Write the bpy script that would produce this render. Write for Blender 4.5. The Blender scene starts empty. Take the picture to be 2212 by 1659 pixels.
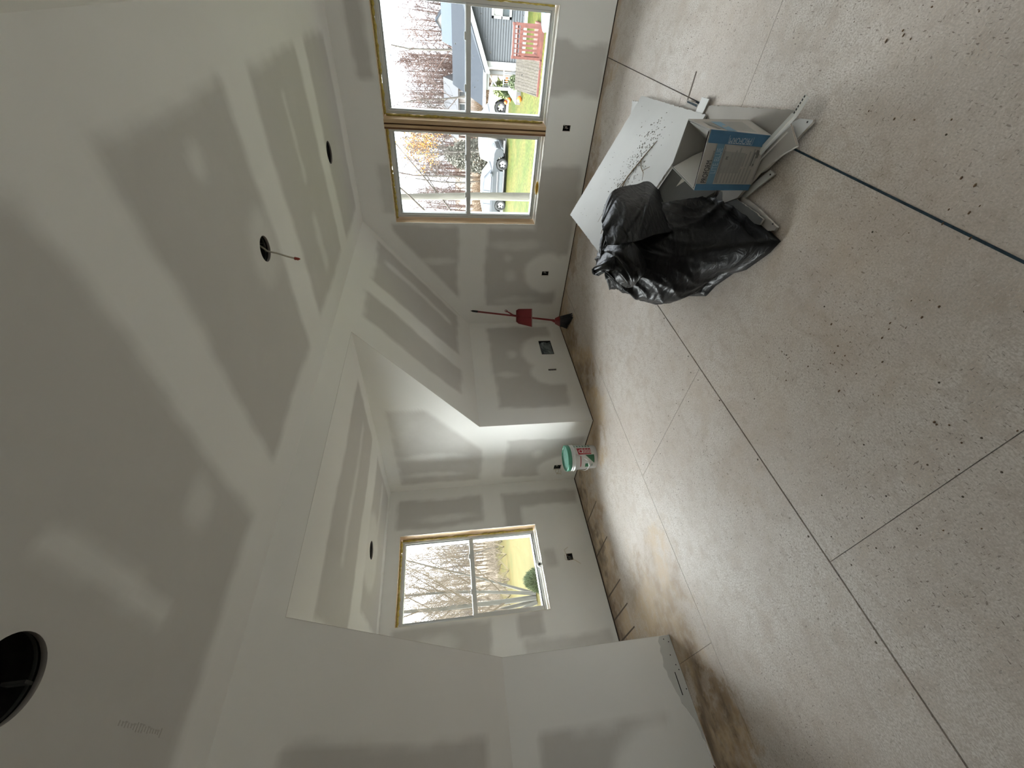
import bpy, bmesh, math, random
from math import sin, cos, pi, radians
from mathutils import Vector, Matrix
S = bpy.context.scene
COL = S.collection
# ------------------------------------------------------------------ camera, sky, exposure
CAM = Vector((3.323, -4.527, 1.5))
ROT = ((0.0736822251, 0.7135423681, 0.6967267891),
       (-0.1315964835, 0.6994733142, -0.7024382167),
       (-0.9885612248, -0.0399295846, 0.1454384167))
cd = bpy.data.cameras.new('camera'); cam = bpy.data.objects.new('camera', cd); COL.objects.link(cam)
cam.matrix_world = Matrix([[*ROT[i], CAM[i]] for i in range(3)] + [[0, 0, 0, 1]])
cd.sensor_fit = 'HORIZONTAL'; cd.sensor_width = 36.0; cd.lens = 893.738 / 2212 * 36.0
cd.clip_start = 0.05; cd.clip_end = 500
S.camera = cam
S.view_settings.view_transform = 'Standard'; S.view_settings.look = 'None'
S.view_settings.gamma = 1.0; S.view_settings.use_curve_mapping = False
S.view_settings.exposure = 0.62
SKY = 4.8
wd = bpy.data.worlds.new('overcast_sky'); S.world = wd; wd.use_nodes = True
nt = wd.node_tree; nt.nodes.clear()
wo = nt.nodes.new('ShaderNodeOutputWorld'); bg = nt.nodes.new('ShaderNodeBackground')
tc = nt.nodes.new('ShaderNodeTexCoord'); nz = nt.nodes.new('ShaderNodeTexNoise'); cr = nt.nodes.new('ShaderNodeValToRGB')
nz.inputs['Scale'].default_value = 2.2; nz.inputs['Detail'].default_value = 3
cr.color_ramp.elements[0].position = .35; cr.color_ramp.elements[0].color = (.80, .86, .95, 1)
cr.color_ramp.elements[1].position = .7; cr.color_ramp.elements[1].color = (1, 1, 1, 1)
nt.links.new(tc.outputs['Generated'], nz.inputs['Vector']); nt.links.new(nz.outputs['Fac'], cr.inputs['Fac'])
nt.links.new(cr.outputs['Color'], bg.inputs['Color']); bg.inputs['Strength'].default_value = SKY
nt.links.new(bg.outputs[0], wo.inputs[0])
sl_ = bpy.data.lights.new('soft_fill_sun', 'SUN'); sl_.energy = 48.0; sl_.angle = radians(120); sl_.color = (.985, 1, .985)  # added wide soft fill lamp, brightens the room through the windows
so = bpy.data.objects.new('soft_fill_sun', sl_); COL.objects.link(so); so.location = (-20, 25, 20)
so.rotation_euler = Vector((-.93, .10, .38)).to_track_quat('Z', 'Y').to_euler()
S.cycles.max_bounces = 10; S.cycles.diffuse_bounces = 8; S.cycles.transparent_max_bounces = 12
S.cycles.sample_clamp_indirect = 8

# ------------------------------------------------------------------ helpers
W = {}
def link(o, parent=None, world=(0, 0, 0)):
    COL.objects.link(o)
    if parent is not None:
        o.parent = parent
        o.location = Vector(world) - W[parent]
    else:
        o.location = world
    W[o] = Vector(world)
    return o
def tag(o, label=None, cat=None, group=None, kind=None):
    if label: o['label'] = label
    if cat: o['category'] = cat
    if group: o['group'] = group
    if kind: o['kind'] = kind
    return o
def thing(name, loc, label=None, cat=None, group=None, kind=None):
    o = bpy.data.objects.new(name, None); o.empty_display_size = .1
    link(o, None, loc); return tag(o, label, cat, group, kind)
class MB:
    def __init__(s): s.v = []; s.f = []
    def poly(s, pts):
        n = len(s.v); s.v += [tuple(p) for p in pts]; s.f.append(tuple(range(n, n + len(pts)))); return s
    def hexa(s, p):   # 8 pts: bottom 0-3 ccw, top 4-7
        n = len(s.v); s.v += [tuple(q) for q in p]
        for f in ((3, 2, 1, 0), (4, 5, 6, 7), (0, 1, 5, 4), (1, 2, 6, 5), (2, 3, 7, 6), (3, 0, 4, 7)):
            s.f.append(tuple(n + i for i in f))
        return s
    def box(s, a, b):
        x0, y0, z0 = [min(a[i], b[i]) for i in range(3)]; x1, y1, z1 = [max(a[i], b[i]) for i in range(3)]
        return s.hexa([(x0, y0, z0), (x1, y0, z0), (x1, y1, z0), (x0, y1, z0), (x0, y0, z1), (x1, y0, z1), (x1, y1, z1), (x0, y1, z1)])
    def prism(s, pts, off):   # closed polygon extruded by vector
        n = len(s.v); k = len(pts); off = Vector(off)
        s.v += [tuple(p) for p in pts] + [tuple(Vector(p) + off) for p in pts]
        s.f.append(tuple(n + i for i in reversed(range(k)))); s.f.append(tuple(n + k + i for i in range(k)))
        for i in range(k):
            j = (i + 1) % k; s.f.append((n + i, n + j, n + k + j, n + k + i))
        return s
    def tube(s, path, rad, n=8, cap=True):
        path = [Vector(p) for p in path]
        if not hasattr(rad, '__len__'): rad = [rad] * len(path)
        base = len(s.v); prev = None
        for i, p in enumerate(path):
            d = (path[min(i + 1, len(path) - 1)] - path[max(i - 1, 0)])
            d = d.normalized() if d.length > 1e-9 else Vector((0, 0, 1))
            if prev is None:
                a = Vector((1, 0, 0)) if abs(d.x) < .8 else Vector((0, 1, 0))
            else: a = prev
            u = (a - d * a.dot(d)).normalized(); w = d.cross(u); prev = u
            for k in range(n):
                t = 2 * pi * k / n; s.v.append(tuple(p + (u * cos(t) + w * sin(t)) * rad[i]))
        for i in range(len(path) - 1):
            for k in range(n):
                a = base + i * n + k; b = base + i * n + (k + 1) % n; s.f.append((a, b, b + n, a + n))
        if cap:
            s.f.append(tuple(base + k for k in reversed(range(n))))
            e = base + (len(path) - 1) * n; s.f.append(tuple(e + k for k in range(n)))
        return s
    def lathe(s, c, prof, n=32, axis='z', close=False):
        base = len(s.v); c = Vector(c)
        for r, h in prof:
            for k in range(n):
                t = 2 * pi * k / n
                q = (r * cos(t), r * sin(t), h) if axis == 'z' else ((r * cos(t), h, r * sin(t)) if axis == 'y' else (h, r * cos(t), r * sin(t)))
                s.v.append(tuple(c + Vector(q)))
        for i in range(len(prof) - 1):
            for k in range(n):
                a = base + i * n + k; b = base + i * n + (k + 1) % n; s.f.append((a, b, b + n, a + n))
        return s
    def ball(s, c, r, n=8, m=6, sc=(1, 1, 1)):
        base = len(s.v); c = Vector(c)
        for i in range(m + 1):
            ph = pi * i / m
            for k in range(n):
                t = 2 * pi * k / n
                s.v.append((c.x + r * sc[0] * sin(ph) * cos(t), c.y + r * sc[1] * sin(ph) * sin(t), c.z - r * sc[2] * cos(ph)))
        for i in range(m):
            for k in range(n):
                a = base + i * n + k; b = base + i * n + (k + 1) % n; s.f.append((a, b, b + n, a + n))
        return s
    def mesh(s, name, smooth=False):
        me = bpy.data.meshes.new(name); me.from_pydata(s.v, [], s.f); me.update()
        if smooth: me.polygons.foreach_set('use_smooth', [True] * len(me.polygons))
        return me
    def build(s, name, mat, parent=None, smooth=False, bevel=0, world=(0, 0, 0), fix=False):
        me = s.mesh(name, smooth)
        if fix:
            b = bmesh.new(); b.from_mesh(me); bmesh.ops.remove_doubles(b, verts=b.verts, dist=1e-5)
            bmesh.ops.recalc_face_normals(b, faces=b.faces); b.to_mesh(me); b.free()
        me.materials.append(mat)
        o = bpy.data.objects.new(name, me); link(o, parent, world)
        if bevel:
            m = o.modifiers.new('bevel', 'BEVEL'); m.width = bevel; m.segments = 2; m.limit_method = 'ANGLE'
        return o
def lin(c):
    return tuple(((x / 255 / 12.92) if x / 255 <= .04045 else ((x / 255 + .055) / 1.055) ** 2.4) for x in c)
def nd(t, typ, **k):
    n = t.nodes.new(typ)
    for a, b in k.items():
        if a in n.inputs: n.inputs[a].default_value = b
        else: setattr(n, a, b)
    return n
def mat(name, col, rough=.6, metal=0, var=0, vscale=8, bump=0, bscale=60, spec=.5, col2=None, stretch=None, lo=.35, hi=.65):
    m = bpy.data.materials.new(name); m.use_nodes = True; t = m.node_tree
    b = t.nodes['Principled BSDF']; b.inputs['Roughness'].default_value = rough; b.inputs['Metallic'].default_value = metal
    b.inputs['Specular IOR Level'].default_value = spec; b.inputs['Base Color'].default_value = (*col, 1)
    if var or bump or col2:
        tcn = nd(t, 'ShaderNodeTexCoord'); mp = nd(t, 'ShaderNodeMapping')
        if stretch: mp.inputs['Scale'].default_value = stretch
        t.links.new(tcn.outputs['Object'], mp.inputs['Vector'])
    if var or col2:
        n = nd(t, 'ShaderNodeTexNoise', Scale=vscale, Detail=5.0); t.links.new(mp.outputs[0], n.inputs['Vector'])
        r = nd(t, 'ShaderNodeValToRGB'); e = r.color_ramp.elements
        e[0].position = lo; e[1].position = hi
        c2 = col2 or tuple(x * (1 - var) for x in col)
        e[0].color = (*c2, 1); e[1].color = (*col, 1)
        t.links.new(n.outputs['Fac'], r.inputs['Fac']); t.links.new(r.outputs['Color'], b.inputs['Base Color'])
    if bump:
        n2 = nd(t, 'ShaderNodeTexNoise', Scale=bscale, Detail=4.0); t.links.new(mp.outputs[0], n2.inputs['Vector'])
        bp = nd(t, 'ShaderNodeBump', Strength=bump, Distance=.01); t.links.new(n2.outputs['Fac'], bp.inputs['Height'])
        t.links.new(bp.outputs[0], b.inputs['Normal'])
    return m
# ------------------------------------------------------------------ room measures
K, C, XC, D, DH = 1.229, 2.36, 1.375, 1.116, 2.26
DY1, DY2 = -1.786, -3.836
XT = (DH - K) / (C - K) * XC
XR, XW, YB = 3.2, 4.575, -7.2
T = .215
def slx(z): return (z - K) / (C - K) * XC
def ss(x, a, b):
    t = max(0., min(1., (x - a) / (b - a))); return t * t * (3 - 2 * t)
def wob(a, b): return .009 * sin(7.3 * a + 2.1 * b) + .008 * sin(15.1 * b - 4.7 * a + 1) + .005 * sin(31 * a + 23 * b)
def rc(a, b, a0, a1, b0, b1, s=.026):
    a += wob(b, a); b += wob(a + 3, b)
    return ss(a, a0 - s, a0 + s) * (1 - ss(a, a1 - s, a1 + s)) * ss(b, b0 - s, b0 + s) * (1 - ss(b, b1 - s, b1 + s))
def el(a, b, ca, cb, ra, rb, s=.15):
    a += wob(b, a); b += wob(a + 3, b)
    d = math.hypot((a - ca) / ra, (b - cb) / rb); return 1 - ss(d, 1 - s, 1 + s)
# paper (bare grey board) masks: 1 = paper, 0 = joint compound
def p_gable(x, z):
    v = rc(x, z, 2.62, 4.2, 2.06, 2.21)
    v = max(v, .6 * rc(x, z, 1.46, 1.95, 2.0, 2.13))
    v = max(v, rc(x, z, .2, 1.335, 1.36, 2.05) * (1 - ss(z - (K + .8225 * x), -.24, -.17)))
    v = max(v, rc(x, z, .3, 1.3, .12, 1.03)); v = max(v, rc(x, z, 1.0, 1.97, .04, .50))
    v = max(v, rc(x, z, 2.58, 3.0, .0, .54)); v = max(v, rc(x, z, 3.33, 4.2, .1, 1.0))
    v *= 1 - max(el(x, z, .745, .27, .27, .27), el(x, z, 2.33, .25, .30, .30), el(x, z, 3.13, .25, .17, .2))
    v *= 1 - .55 * max(el(x, z, .92, 1.62, .045, .22, .5), el(x, z, 1.12, .70, .06, .3, .5), el(x, z, .36, .62, .05, .25, .5), el(x, z, .72, .72, .07, .07, .6), el(x, z, .95, .76, .05, .05, .6))
    return v
def p_knee(y, z):
    v = rc(y, z, -1.55, -.1, .19, 1.0); v = max(v, rc(y, z, -7.1, -4.27, .2, 1.04))
    v *= 1 - max(el(y, z, -.62, .30, .33, .30), el(y, z, -1.0, .27, .22, .28), el(y, z, -4.62, .33, .33, .33))
    v *= 1 - .6 * max(el(y, z, -.66, .74, .08, .06, .6), el(y, z, -1.02, .84, .05, .12, .6))
    v *= 1 - .5 * rc(y, z, -4.3, -4.2, 0, .28)
    return v
def p_slope(y, x):
    v = rc(y, x, -.88, -.1, .2, 1.19); v = max(v, rc(y, x, -1.51, -1.12, .2, 1.2)); v = max(v, rc(y, x, -7.1, -4.27, .18, 1.16))
    v *= 1 - .7 * rc(y, x, -.42, -.33, .3, 1.1, .03)
    return v
def p_cheek(x, z):
    v = rc(x, z, -.98, .3, 1.2, 2.12)
    v *= 1 - ss(x - (z - K) / .8225, -.42, -.30)
    v = max(v, rc(x, z, -.98, -.27, .05, .92)); v *= 1 - el(x, z, -.86, .25, .25, .25)
    v *= 1 - .65 * max(el(x, z, -.47, 1.76, .05, .33, .5), el(x, z, -.82, 1.74, .05, .33, .5), el(x, z, -.55, .55, .06, .06, .6))
    v *= 1 - .4 * el(x, z, .12, 2.0, .3, .1, .6)
    return v * .9
def p_dwall(y, z):
    v = rc(y, z, -2.28, -1.93, 1.2, 2.15); v = max(v, rc(y, z, -2.12, -1.93, .05, .94)); v = max(v, rc(y, z, -2.36, -1.93, .76, .95))
    v = max(v, rc(y, z, -3.60, -3.27, 1.22, 2.15)); v = max(v, rc(y, z, -3.47, -3.27, .70, .94)); v = max(v, .7 * rc(y, z, -3.62, -3.50, .05, .9))
    v = max(v, .7 * rc(y, z, -2.85, -2.66, .45, .58))
    v *= 1 - .6 * max(el(y, z, -2.18, 1.62, .04, .3, .5), el(y, z, -3.45, 1.75, .08, .2, .6))
    return v
def p_dceil(x, y):
    v = max(rc(x, y, .1, .87, -3.7, -1.95), rc(x, y, -.98, -.2, -3.35, -1.95))
    v *= 1 - .7 * max(rc(x, y, .45, .52, -3.3, -2.1, .04), rc(x, y, -.62, -.55, -2.6, -2.0, .04), el(x, y, -.39, -2.81, .30, .35))
    return v
def p_ceil(x, y):
    v = 0
    for a, b in ((-.9, -.24), (-2.05, -1.13), (-3.24, -2.36), (-4.72, -3.53), (-6.9, -4.95)): v = max(v, rc(y, x, a, b, 1.6, 2.95, .04))
    v *= 1 - .6 * max(rc(x, y, 2.3, 2.8, -1.64, -1.58, .03), rc(x, y, 1.72, 2.1, -1.68, -1.58, .04), el(x, y, 2.77, -2.8, .06, .06, .6), el(x, y, 1.98, -3.69, .07, .07, .6))
    v *= 1 - .8 * rc(x, y, 1.9, 2.42, -4.045 , -3.985, .03)
    v *= 1 - .55 * el(x, y, 2.31, -2.51, .16, .16, .5)
    return v
def p_right(a, b): return rc(a, b, -7, -4.9, .2, 1.0)
def drywall_mat():
    m = bpy.data.materials.new('drywall'); m.use_nodes = True; t = m.node_tree; b = t.nodes['Principled BSDF']
    at = nd(t, 'ShaderNodeAttribute'); at.attribute_name = 'paper'
    tcn = nd(t, 'ShaderNodeTexCoord')
    n = nd(t, 'ShaderNodeTexNoise', Scale=5.0, Detail=6.0, Roughness=.65); t.links.new(tcn.outputs['Object'], n.inputs['Vector'])
    ad = nd(t, 'ShaderNodeMath', operation='MULTIPLY_ADD'); ad.inputs[1].default_value = .5; ad.inputs[2].default_value = -.25
    t.links.new(n.outputs['Fac'], ad.inputs[0])
    # noise only matters where compound thins out: v*(1-v)*4*noise
    inv = nd(t, 'ShaderNodeMath', operation='SUBTRACT'); inv.inputs[0].default_value = 1.15; t.links.new(at.outputs['Fac'], inv.inputs[1])
    ml = nd(t, 'ShaderNodeMath', operation='MULTIPLY'); t.links.new(at.outputs['Fac'], ml.inputs[0]); t.links.new(inv.outputs[0], ml.inputs[1])
    m2 = nd(t, 'ShaderNodeMath', operation='MULTIPLY'); t.links.new(ml.outputs[0], m2.inputs[0]); t.links.new(ad.outputs[0], m2.inputs[1])
    m3 = nd(t, 'ShaderNodeMath', operation='MULTIPLY_ADD', use_clamp=True); m3.inputs[1].default_value = 4.0
    t.links.new(m2.outputs[0], m3.inputs[0]); t.links.new(at.outputs['Fac'], m3.inputs[2])
    mx = nd(t, 'ShaderNodeMix', data_type='RGBA'); t.links.new(m3.outputs[0], mx.inputs[0])
    mx.inputs[6].default_value = (.835, .828, .80, 1); mx.inputs[7].default_value = (.59, .572, .545, 1)
    n3 = nd(t, 'ShaderNodeTexNoise', Scale=1.7, Detail=3.0); t.links.new(tcn.outputs['Object'], n3.inputs['Vector'])
    r3 = nd(t, 'ShaderNodeMapRange'); r3.inputs[3].default_value = .95; r3.inputs[4].default_value = 1.04; t.links.new(n3.outputs['Fac'], r3.inputs[0])
    vm = nd(t, 'ShaderNodeVectorMath', operation='SCALE'); t.links.new(mx.outputs[2], vm.inputs[0]); t.links.new(r3.outputs[0], vm.inputs['Scale'])
    t.links.new(vm.outputs[0], b.inputs['Base Color'])
    b.inputs['Roughness'].default_value = .75; b.inputs['Specular IOR Level'].default_value = .25
    n2 = nd(t, 'ShaderNodeTexNoise', Scale=9.0, Detail=5.0); t.links.new(tcn.outputs['Object'], n2.inputs['Vector'])
    bp = nd(t, 'ShaderNodeBump', Strength=.06, Distance=.01); t.links.new(n2.outputs['Fac'], bp.inputs['Height']); t.links.new(bp.outputs[0], b.inputs['Normal'])
    return m
M_DRY = drywall_mat()
def lines(a, b, extra=(), step=.022):
    n = max(2, int(abs(b - a) / step)); L = [a + (b - a) * i / n for i in range(n + 1)]
    L = [x for x in L if all(abs(x - e) > step * .45 for e in extra)] + list(extra)
    return sorted(set(L), reverse=b < a)
def surf(name, us, vs, P, paper=None, skip=None, ring=()):
    """grid sheet; ring = [(cu, cv, r)] round holes cut in a square patch"""
    nv = len(vs); V = []; A = []; F = []
    for u in us:
        for v in vs:
            V.append(P(u, v)); A.append(paper(u, v) if paper else 0)
    def inhole(u, v):
        return any(abs(u - c) < h and abs(v - d) < h for c, d, r, h in ring)
    for i in range(len(us) - 1):
        for j in range(nv - 1):
            cu = (us[i] + us[i + 1]) / 2; cv = (vs[j] + vs[j + 1]) / 2
            if skip and skip(cu, cv) or inhole(cu, cv): continue
            F.append((i * nv + j, (i + 1) * nv + j, (i + 1) * nv + j + 1, i * nv + j + 1))
    for c, d, r, h in ring:
        n = 48; k = len(V)
        for q in range(n):
            t = 2 * pi * q / n; m = h / max(abs(cos(t)), abs(sin(t)))
            for rr in (r, m):
                u = c + rr * cos(t); v = d + rr * sin(t); V.append(P(u, v)); A.append(paper(u, v) if paper else 0)
        for q in range(n):
            a = k + 2 * q; b = k + 2 * ((q + 1) % n); F.append((a, a + 1, b + 1, b))
    me = bpy.data.meshes.new(name); me.from_pydata(V, [], F)
    at = me.attributes.new('paper', 'FLOAT', 'POINT'); at.data.foreach_set('value', A)
    me.polygons.foreach_set('use_smooth', [True] * len(me.polygons)); me.materials.append(M_DRY); me.update()
    o = bpy.data.objects.new(name, me); link(o); return tag(o, kind='structure')
# openings
GW = [(1.357, 2.25), (2.33, 3.207)]; GZ = (.486, 2.019)
DWY = (-3.254, -2.347); DWZ = (.608, 2.122)
OUT_G = [(.715, .775, .245, .33), (2.30, 2.352, .245, .32)]
OUT_K = [(-.668, -.41, .205, .355), (-.972, -.942, .232, .334)]
OUT_C = [(-.89, -.80, .225, .312)]
OUT_D = [(-2.795, -2.72, .262, .33)]
def inr(u, v, R): return any(a < u < b and c < v < d for a, b, c, d in R)
gx = [a for w in GW for a in w] + [a for r in OUT_G for a in r[:2]]; gz = list(GZ) + [a for r in OUT_G for a in r[2:]]
gholes = [(2.25, 2.33, *GZ)] + [(a, b, *GZ) for a, b in GW] + OUT_G
surf('wall_gable', lines(-.03, XW + .03, gx, .03), lines(0, C + .02, gz, .03), lambda u, v: (u, 0, v), p_gable,
     lambda u, v: inr(u, v, gholes) or v > K + max(0, min(u + .08, XW - u + .08)) * .8225 + .03)
surf('wall_knee', lines(0, DY1, [a for r in OUT_K for a in r[:2]], .03), lines(0, K, [a for r in OUT_K for a in r[2:]], .03), lambda u, v: (0, u, v), p_knee, lambda u, v: inr(u, v, OUT_K))
surf('wall_knee_near', lines(DY2, YB, (), .05), lines(.014, K, (), .03), lambda u, v: (0, u, v), p_knee)
def Pslope(y, x): return (x, y, K + x * (C - K) / XC)
surf('ceiling_slope', lines(0, YB, (DY1, DY2), .03), lines(0, XC, (XT,), .03), Pslope, p_slope, lambda u, v: DY2 < u < DY1 and v < XT)
surf('wall_dormer_right', lines(0, 1, (), .015), lines(0, DH, [K] + [a for r in OUT_C for a in r[2:]], .03),
     lambda u, v: (-D + (D + max(0, slx(v))) * u, DY1, v), lambda u, v: p_cheek(-D + (D + max(0, slx(v))) * u, v), lambda u, v: inr(-D + (D + max(0, slx(v))) * u, v, OUT_C))
surf('wall_dormer_left', lines(0, 1, (), .03), lines(0, DH, [K], .06), lambda u, v: (-D + (D + max(0, slx(v))) * u, DY2, v))
surf('wall_dormer_window', lines(DY1, DY2, list(DWY) + [a for r in OUT_D for a in r[:2]], .03), lines(.012, DH, list(DWZ) + [a for r in OUT_D for a in r[2:]], .03),
     lambda u, v: (-D, u, v), p_dwall, lambda u, v: inr(u, v, OUT_D + [(DWY[0], DWY[1], *DWZ)]))
HL = .105
surf('ceiling_dormer', lines(-D, XT, (-.39 - HL, -.39 + HL), .03), lines(DY1, DY2, (-2.81 - HL, -2.81 + HL), .03), lambda u, v: (u, v, DH), p_dceil, None, [(-.39, -2.81, .078, HL)])
LIGHTS = [(2.267, -.84, .078), (2.31, -2.512, .060), (2.30, -4.24, .080)]
surf('ceiling', lines(XC, XR, [a + s * HL for a, _, _ in LIGHTS for s in (-1, 1)], .03), lines(0, YB, [b + s * HL for _, b, _ in LIGHTS for s in (-1, 1)], .03),
     lambda u, v: (u, v, C), p_ceil, None, [(a, b, r, HL) for a, b, r in LIGHTS])
surf('ceiling_slope_right', lines(0, YB, (), .1), lines(XR, XW, (), .1), lambda u, v: (v, u, C - (v - XR) * .8225))
surf('wall_right', lines(0, YB, (), .1), lines(0, K, (), .1), lambda u, v: (XW, u, v), p_right)
BW = []
surf('wall_back', lines(0, XW, [a for w in BW for a in w], .15), lines(0, C, (.5, 2.05), .15), lambda u, v: (u, YB, v), None, lambda u, v: inr(u, v, [(a, b, .5, 2.05) for a, b in BW]) or v > K + max(0, min(u + .1, XW - u + .1)) * .8225 + .08)

# outer shell so daylight only enters through the windows
M_SHEATH = mat('sheathing', (.42, .33, .22), .8, var=.3)
sh = MB()
sh.box((-D - T - .02, DY2 - .2, -.3), (-D - T, DWY[0] - .0, 2.6)); sh.box((-D - T - .02, DWY[1], -.3), (-D - T, DY1 + .2, 2.6))
sh.box((-D - T - .02, DWY[0], -.3), (-D - T, DWY[1], DWZ[0])); sh.box((-D - T - .02, DWY[0], DWZ[1]), (-D - T, DWY[1], 2.6))
sh.box((-.3, T, -.3), (GW[0][0], T + .02, 2.6)); sh.box((GW[1][1], T, -.3), (XW + .2, T + .02, 2.6))
sh.box((GW[0][0], T, -.3), (GW[1][1], T + .02, GZ[0])); sh.box((GW[0][0], T, GZ[1]), (GW[1][1], T + .02, 2.6)); sh.box((GW[0][1], T, GZ[0]), (GW[1][0], T + .02, GZ[1]))
sh.box((-D - T, DY2 - .2, 2.55), (XW + .2, T, 2.6)); sh.box((-.3, YB - .1, 2.55), (XW + .2, DY2 - .2, 2.6))
sh.box((-D - T, DY1 + .18, -.3), (-.02, DY1 + .2, 2.6)); sh.box((-D - T, DY2 - .2, -.3), (-.02, DY2 - .18, 2.6))
tag(sh.build('wall_sheathing', M_SHEATH), kind='structure')

# ------------------------------------------------------------------ floor: particle-board panels
def floor_mat():
    m = bpy.data.materials.new('subfloor_panel'); m.use_nodes = True; t = m.node_tree; b = t.nodes['Principled BSDF']; L = t.links
    tcn = nd(t, 'ShaderNodeTexCoord'); ob = tcn.outputs['Object']
    def noise(scale, detail, st=(1, 1, 1), rot=0, rough=.5):
        mp = nd(t, 'ShaderNodeMapping'); mp.inputs['Scale'].default_value = st; mp.inputs['Rotation'].default_value = (0, 0, rot); L.new(ob, mp.inputs[0])
        n = nd(t, 'ShaderNodeTexNoise', Scale=scale, Detail=detail, Roughness=rough); L.new(mp.outputs[0], n.inputs['Vector']); return n.outputs['Fac']
    def ramp(f, a, b_, c0, c1):
        r = nd(t, 'ShaderNodeMapRange'); r.interpolation_type = 'SMOOTHSTEP'; r.inputs[1].default_value = a; r.inputs[2].default_value = b_; r.inputs[3].default_value = c0; r.inputs[4].default_value = c1; L.new(f, r.inputs[0]); return r.outputs[0]
    def mixc(f, A, B):
        x = nd(t, 'ShaderNodeMix', data_type='RGBA'); L.new(f, x.inputs[0])
        for s, q in ((6, A), (7, B)):
            if isinstance(q, tuple): x.inputs[s].default_value = (*q, 1)
            else: L.new(q, x.inputs[s])
        return x.outputs[2]
    def mul(a, c):
        x = nd(t, 'ShaderNodeMath', operation='MULTIPLY'); L.new(a, x.inputs[0])
        if isinstance(c, (int, float)): x.inputs[1].default_value = c
        else: L.new(c, x.inputs[1])
        return x.outputs[0]
    def mx(a, c):
        x = nd(t, 'ShaderNodeMath', operation='MAXIMUM'); L.new(a, x.inputs[0]); L.new(c, x.inputs[1]); return x.outputs[0]
    base = mixc(ramp(noise(1.3, 4), .35, .68, 0, 1), (.56, .50, .455), (.665, .625, .59))
    base = mixc(ramp(noise(6, 4, (1, 1, 1), 0, .6), .48, .68, 0, .75), base, (.50, .425, .36))
    base = mixc(ramp(noise(190, 4, (1, .55, 1), .2), .38, .60, 1, 0), base, (.475, .425, .38))
    base = mixc(ramp(noise(19, 5, (1, .6, 1), .4, .65), .48, .66, 0, .55), base, (.43, .37, .32))
    base = mixc(ramp(noise(40, 4, (.6, 1, 1), -.3), .58, .74, 0, .45), base, (.43, .375, .325))
    base = mixc(ramp(noise(160, 3, (.5, 1, 1), .5), .56, .72, 0, .5), base, (.72, .69, .65))
    # dark wood flecks of two sizes and directions
    fl1 = ramp(noise(150, 2, (1, .32, 1), .35), .65, .69, 0, .75)
    fl2 = ramp(noise(120, 2, (.34, 1, 1), -.4), .665, .705, 0, .7)
    fl3 = ramp(noise(60, 3, (.7, 1, 1), .1), .70, .73, 0, .7)
    dens = ramp(noise(1.6, 3), .35, .62, .35, 1)
    base = mixc(mul(mx(mx(fl1, fl2), fl3), dens), base, (.115, .08, .055))
    # water / dirt stains near the walls and the dormer
    sp = nd(t, 'ShaderNodeSeparateXYZ'); L.new(ob, sp.inputs[0]); X, Y = sp.outputs[0], sp.outputs[1]
    wn = noise(3.0, 5, (1, 1, 1), 0, .65); wf = ramp(wn, .3, .7, -.22, .22)
    def plus(a, c):
        x = nd(t, 'ShaderNodeMath', operation='ADD'); L.new(a, x.inputs[0]); L.new(c, x.inputs[1]); return x.outputs[0]
    Xn, Yn = plus(X, wf), plus(Y, wf)
    def box(x0, x1, y0, y1, s, k):
        return mul(mul(mul(mul(ramp(Xn, x0 - s, x0 + s, 0, 1), ramp(Xn, x1 - s, x1 + s, 1, 0)), ramp(Yn, y0 - s, y0 + s, 0, 1)), ramp(Yn, y1 - s, y1 + s, 1, 0)), k)
    st = box(-1.6, -.62, -4, -1.7, .16, .85)
    st = mx(st, box(-.1, .47, -8, -4.05, .10, 1.0)); st = mx(st, box(-.50, .45, -4.3, -3.25, .20, .85)); st = mx(st, box(-.2, .42, -1.9, .3, .16, 1.0))
    st = mx(st, box(-.6, .25, -2.1, -1.6, .12, .8)); st = mx(st, box(.3, 3.4, -.14, .4, .10, .7)); st = mx(st, box(1.5, 2.1, -3.5, -2.75, .3, .22)); st = mx(st, box(2.3, 3.1, -3.6, -2.7, .3, .22))
    st = mul(st, ramp(noise(16, 4), .3, .6, .62, 1))
    warm = mixc(ramp(noise(2.3, 2), .4, .6, 0, 1), (.33, .235, .145), (.50, .375, .235))
    base = mixc(st, base, warm)
    dk = mx(mx(box(-.06, .3, -8, -4.12, .10, .8), box(-1.3, -.95, -4, -1.7, .08, .75)), box(-.1, .30, -1.5, .3, .14, .35)); dk = mul(dk, ramp(noise(12, 4, (1, .4, 1)), .35, .6, .3, 1))
    base = mixc(dk, base, (.135, .095, .062))
    # joint-compound scuffs
    sc = mul(ramp(noise(5.5, 5, (1, .6, 1), .7, .6), .66, .74, 0, .45), dens); base = mixc(sc, base, (.66, .66, .63))
    L.new(base, b.inputs['Base Color']); b.inputs['Roughness'].default_value = .62; b.inputs['Specular IOR Level'].default_value = .35
    bp = nd(t, 'ShaderNodeBump', Strength=.12, Distance=.01); L.new(noise(120, 3), bp.inputs['Height']); L.new(bp.outputs[0], b.inputs['Normal'])
    return m
M_FLOOR = floor_mat()
M_DARK = mat('dark_gap', (.02, .017, .015), .9)
fl = thing('floor', (0, 0, 0), kind='structure')
MB().box((-D - T, YB - .1, -.12), (XW + .1, T, -.022)).build('joist_deck', M_DARK, fl)
strips = [(-D - .1, -.607, [-4.0, T]), (-.61, .54, [-7.3, -4.02, -1.68, T]), (.54, 1.722, [-7.3, -5.28, -2.84, -.40, T]), (1.722, 2.893, [-7.3, -6.46, -4.02, -1.58, T]), (2.893, 4.11, [-7.3, -4.68, -2.24, T]), (4.11, XW + .05, [-7.3, -3.5, T])]
gaps = {.54: .004, 1.722: .0085, 2.893: .006, -.607: .004, -.61: .004}
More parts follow.
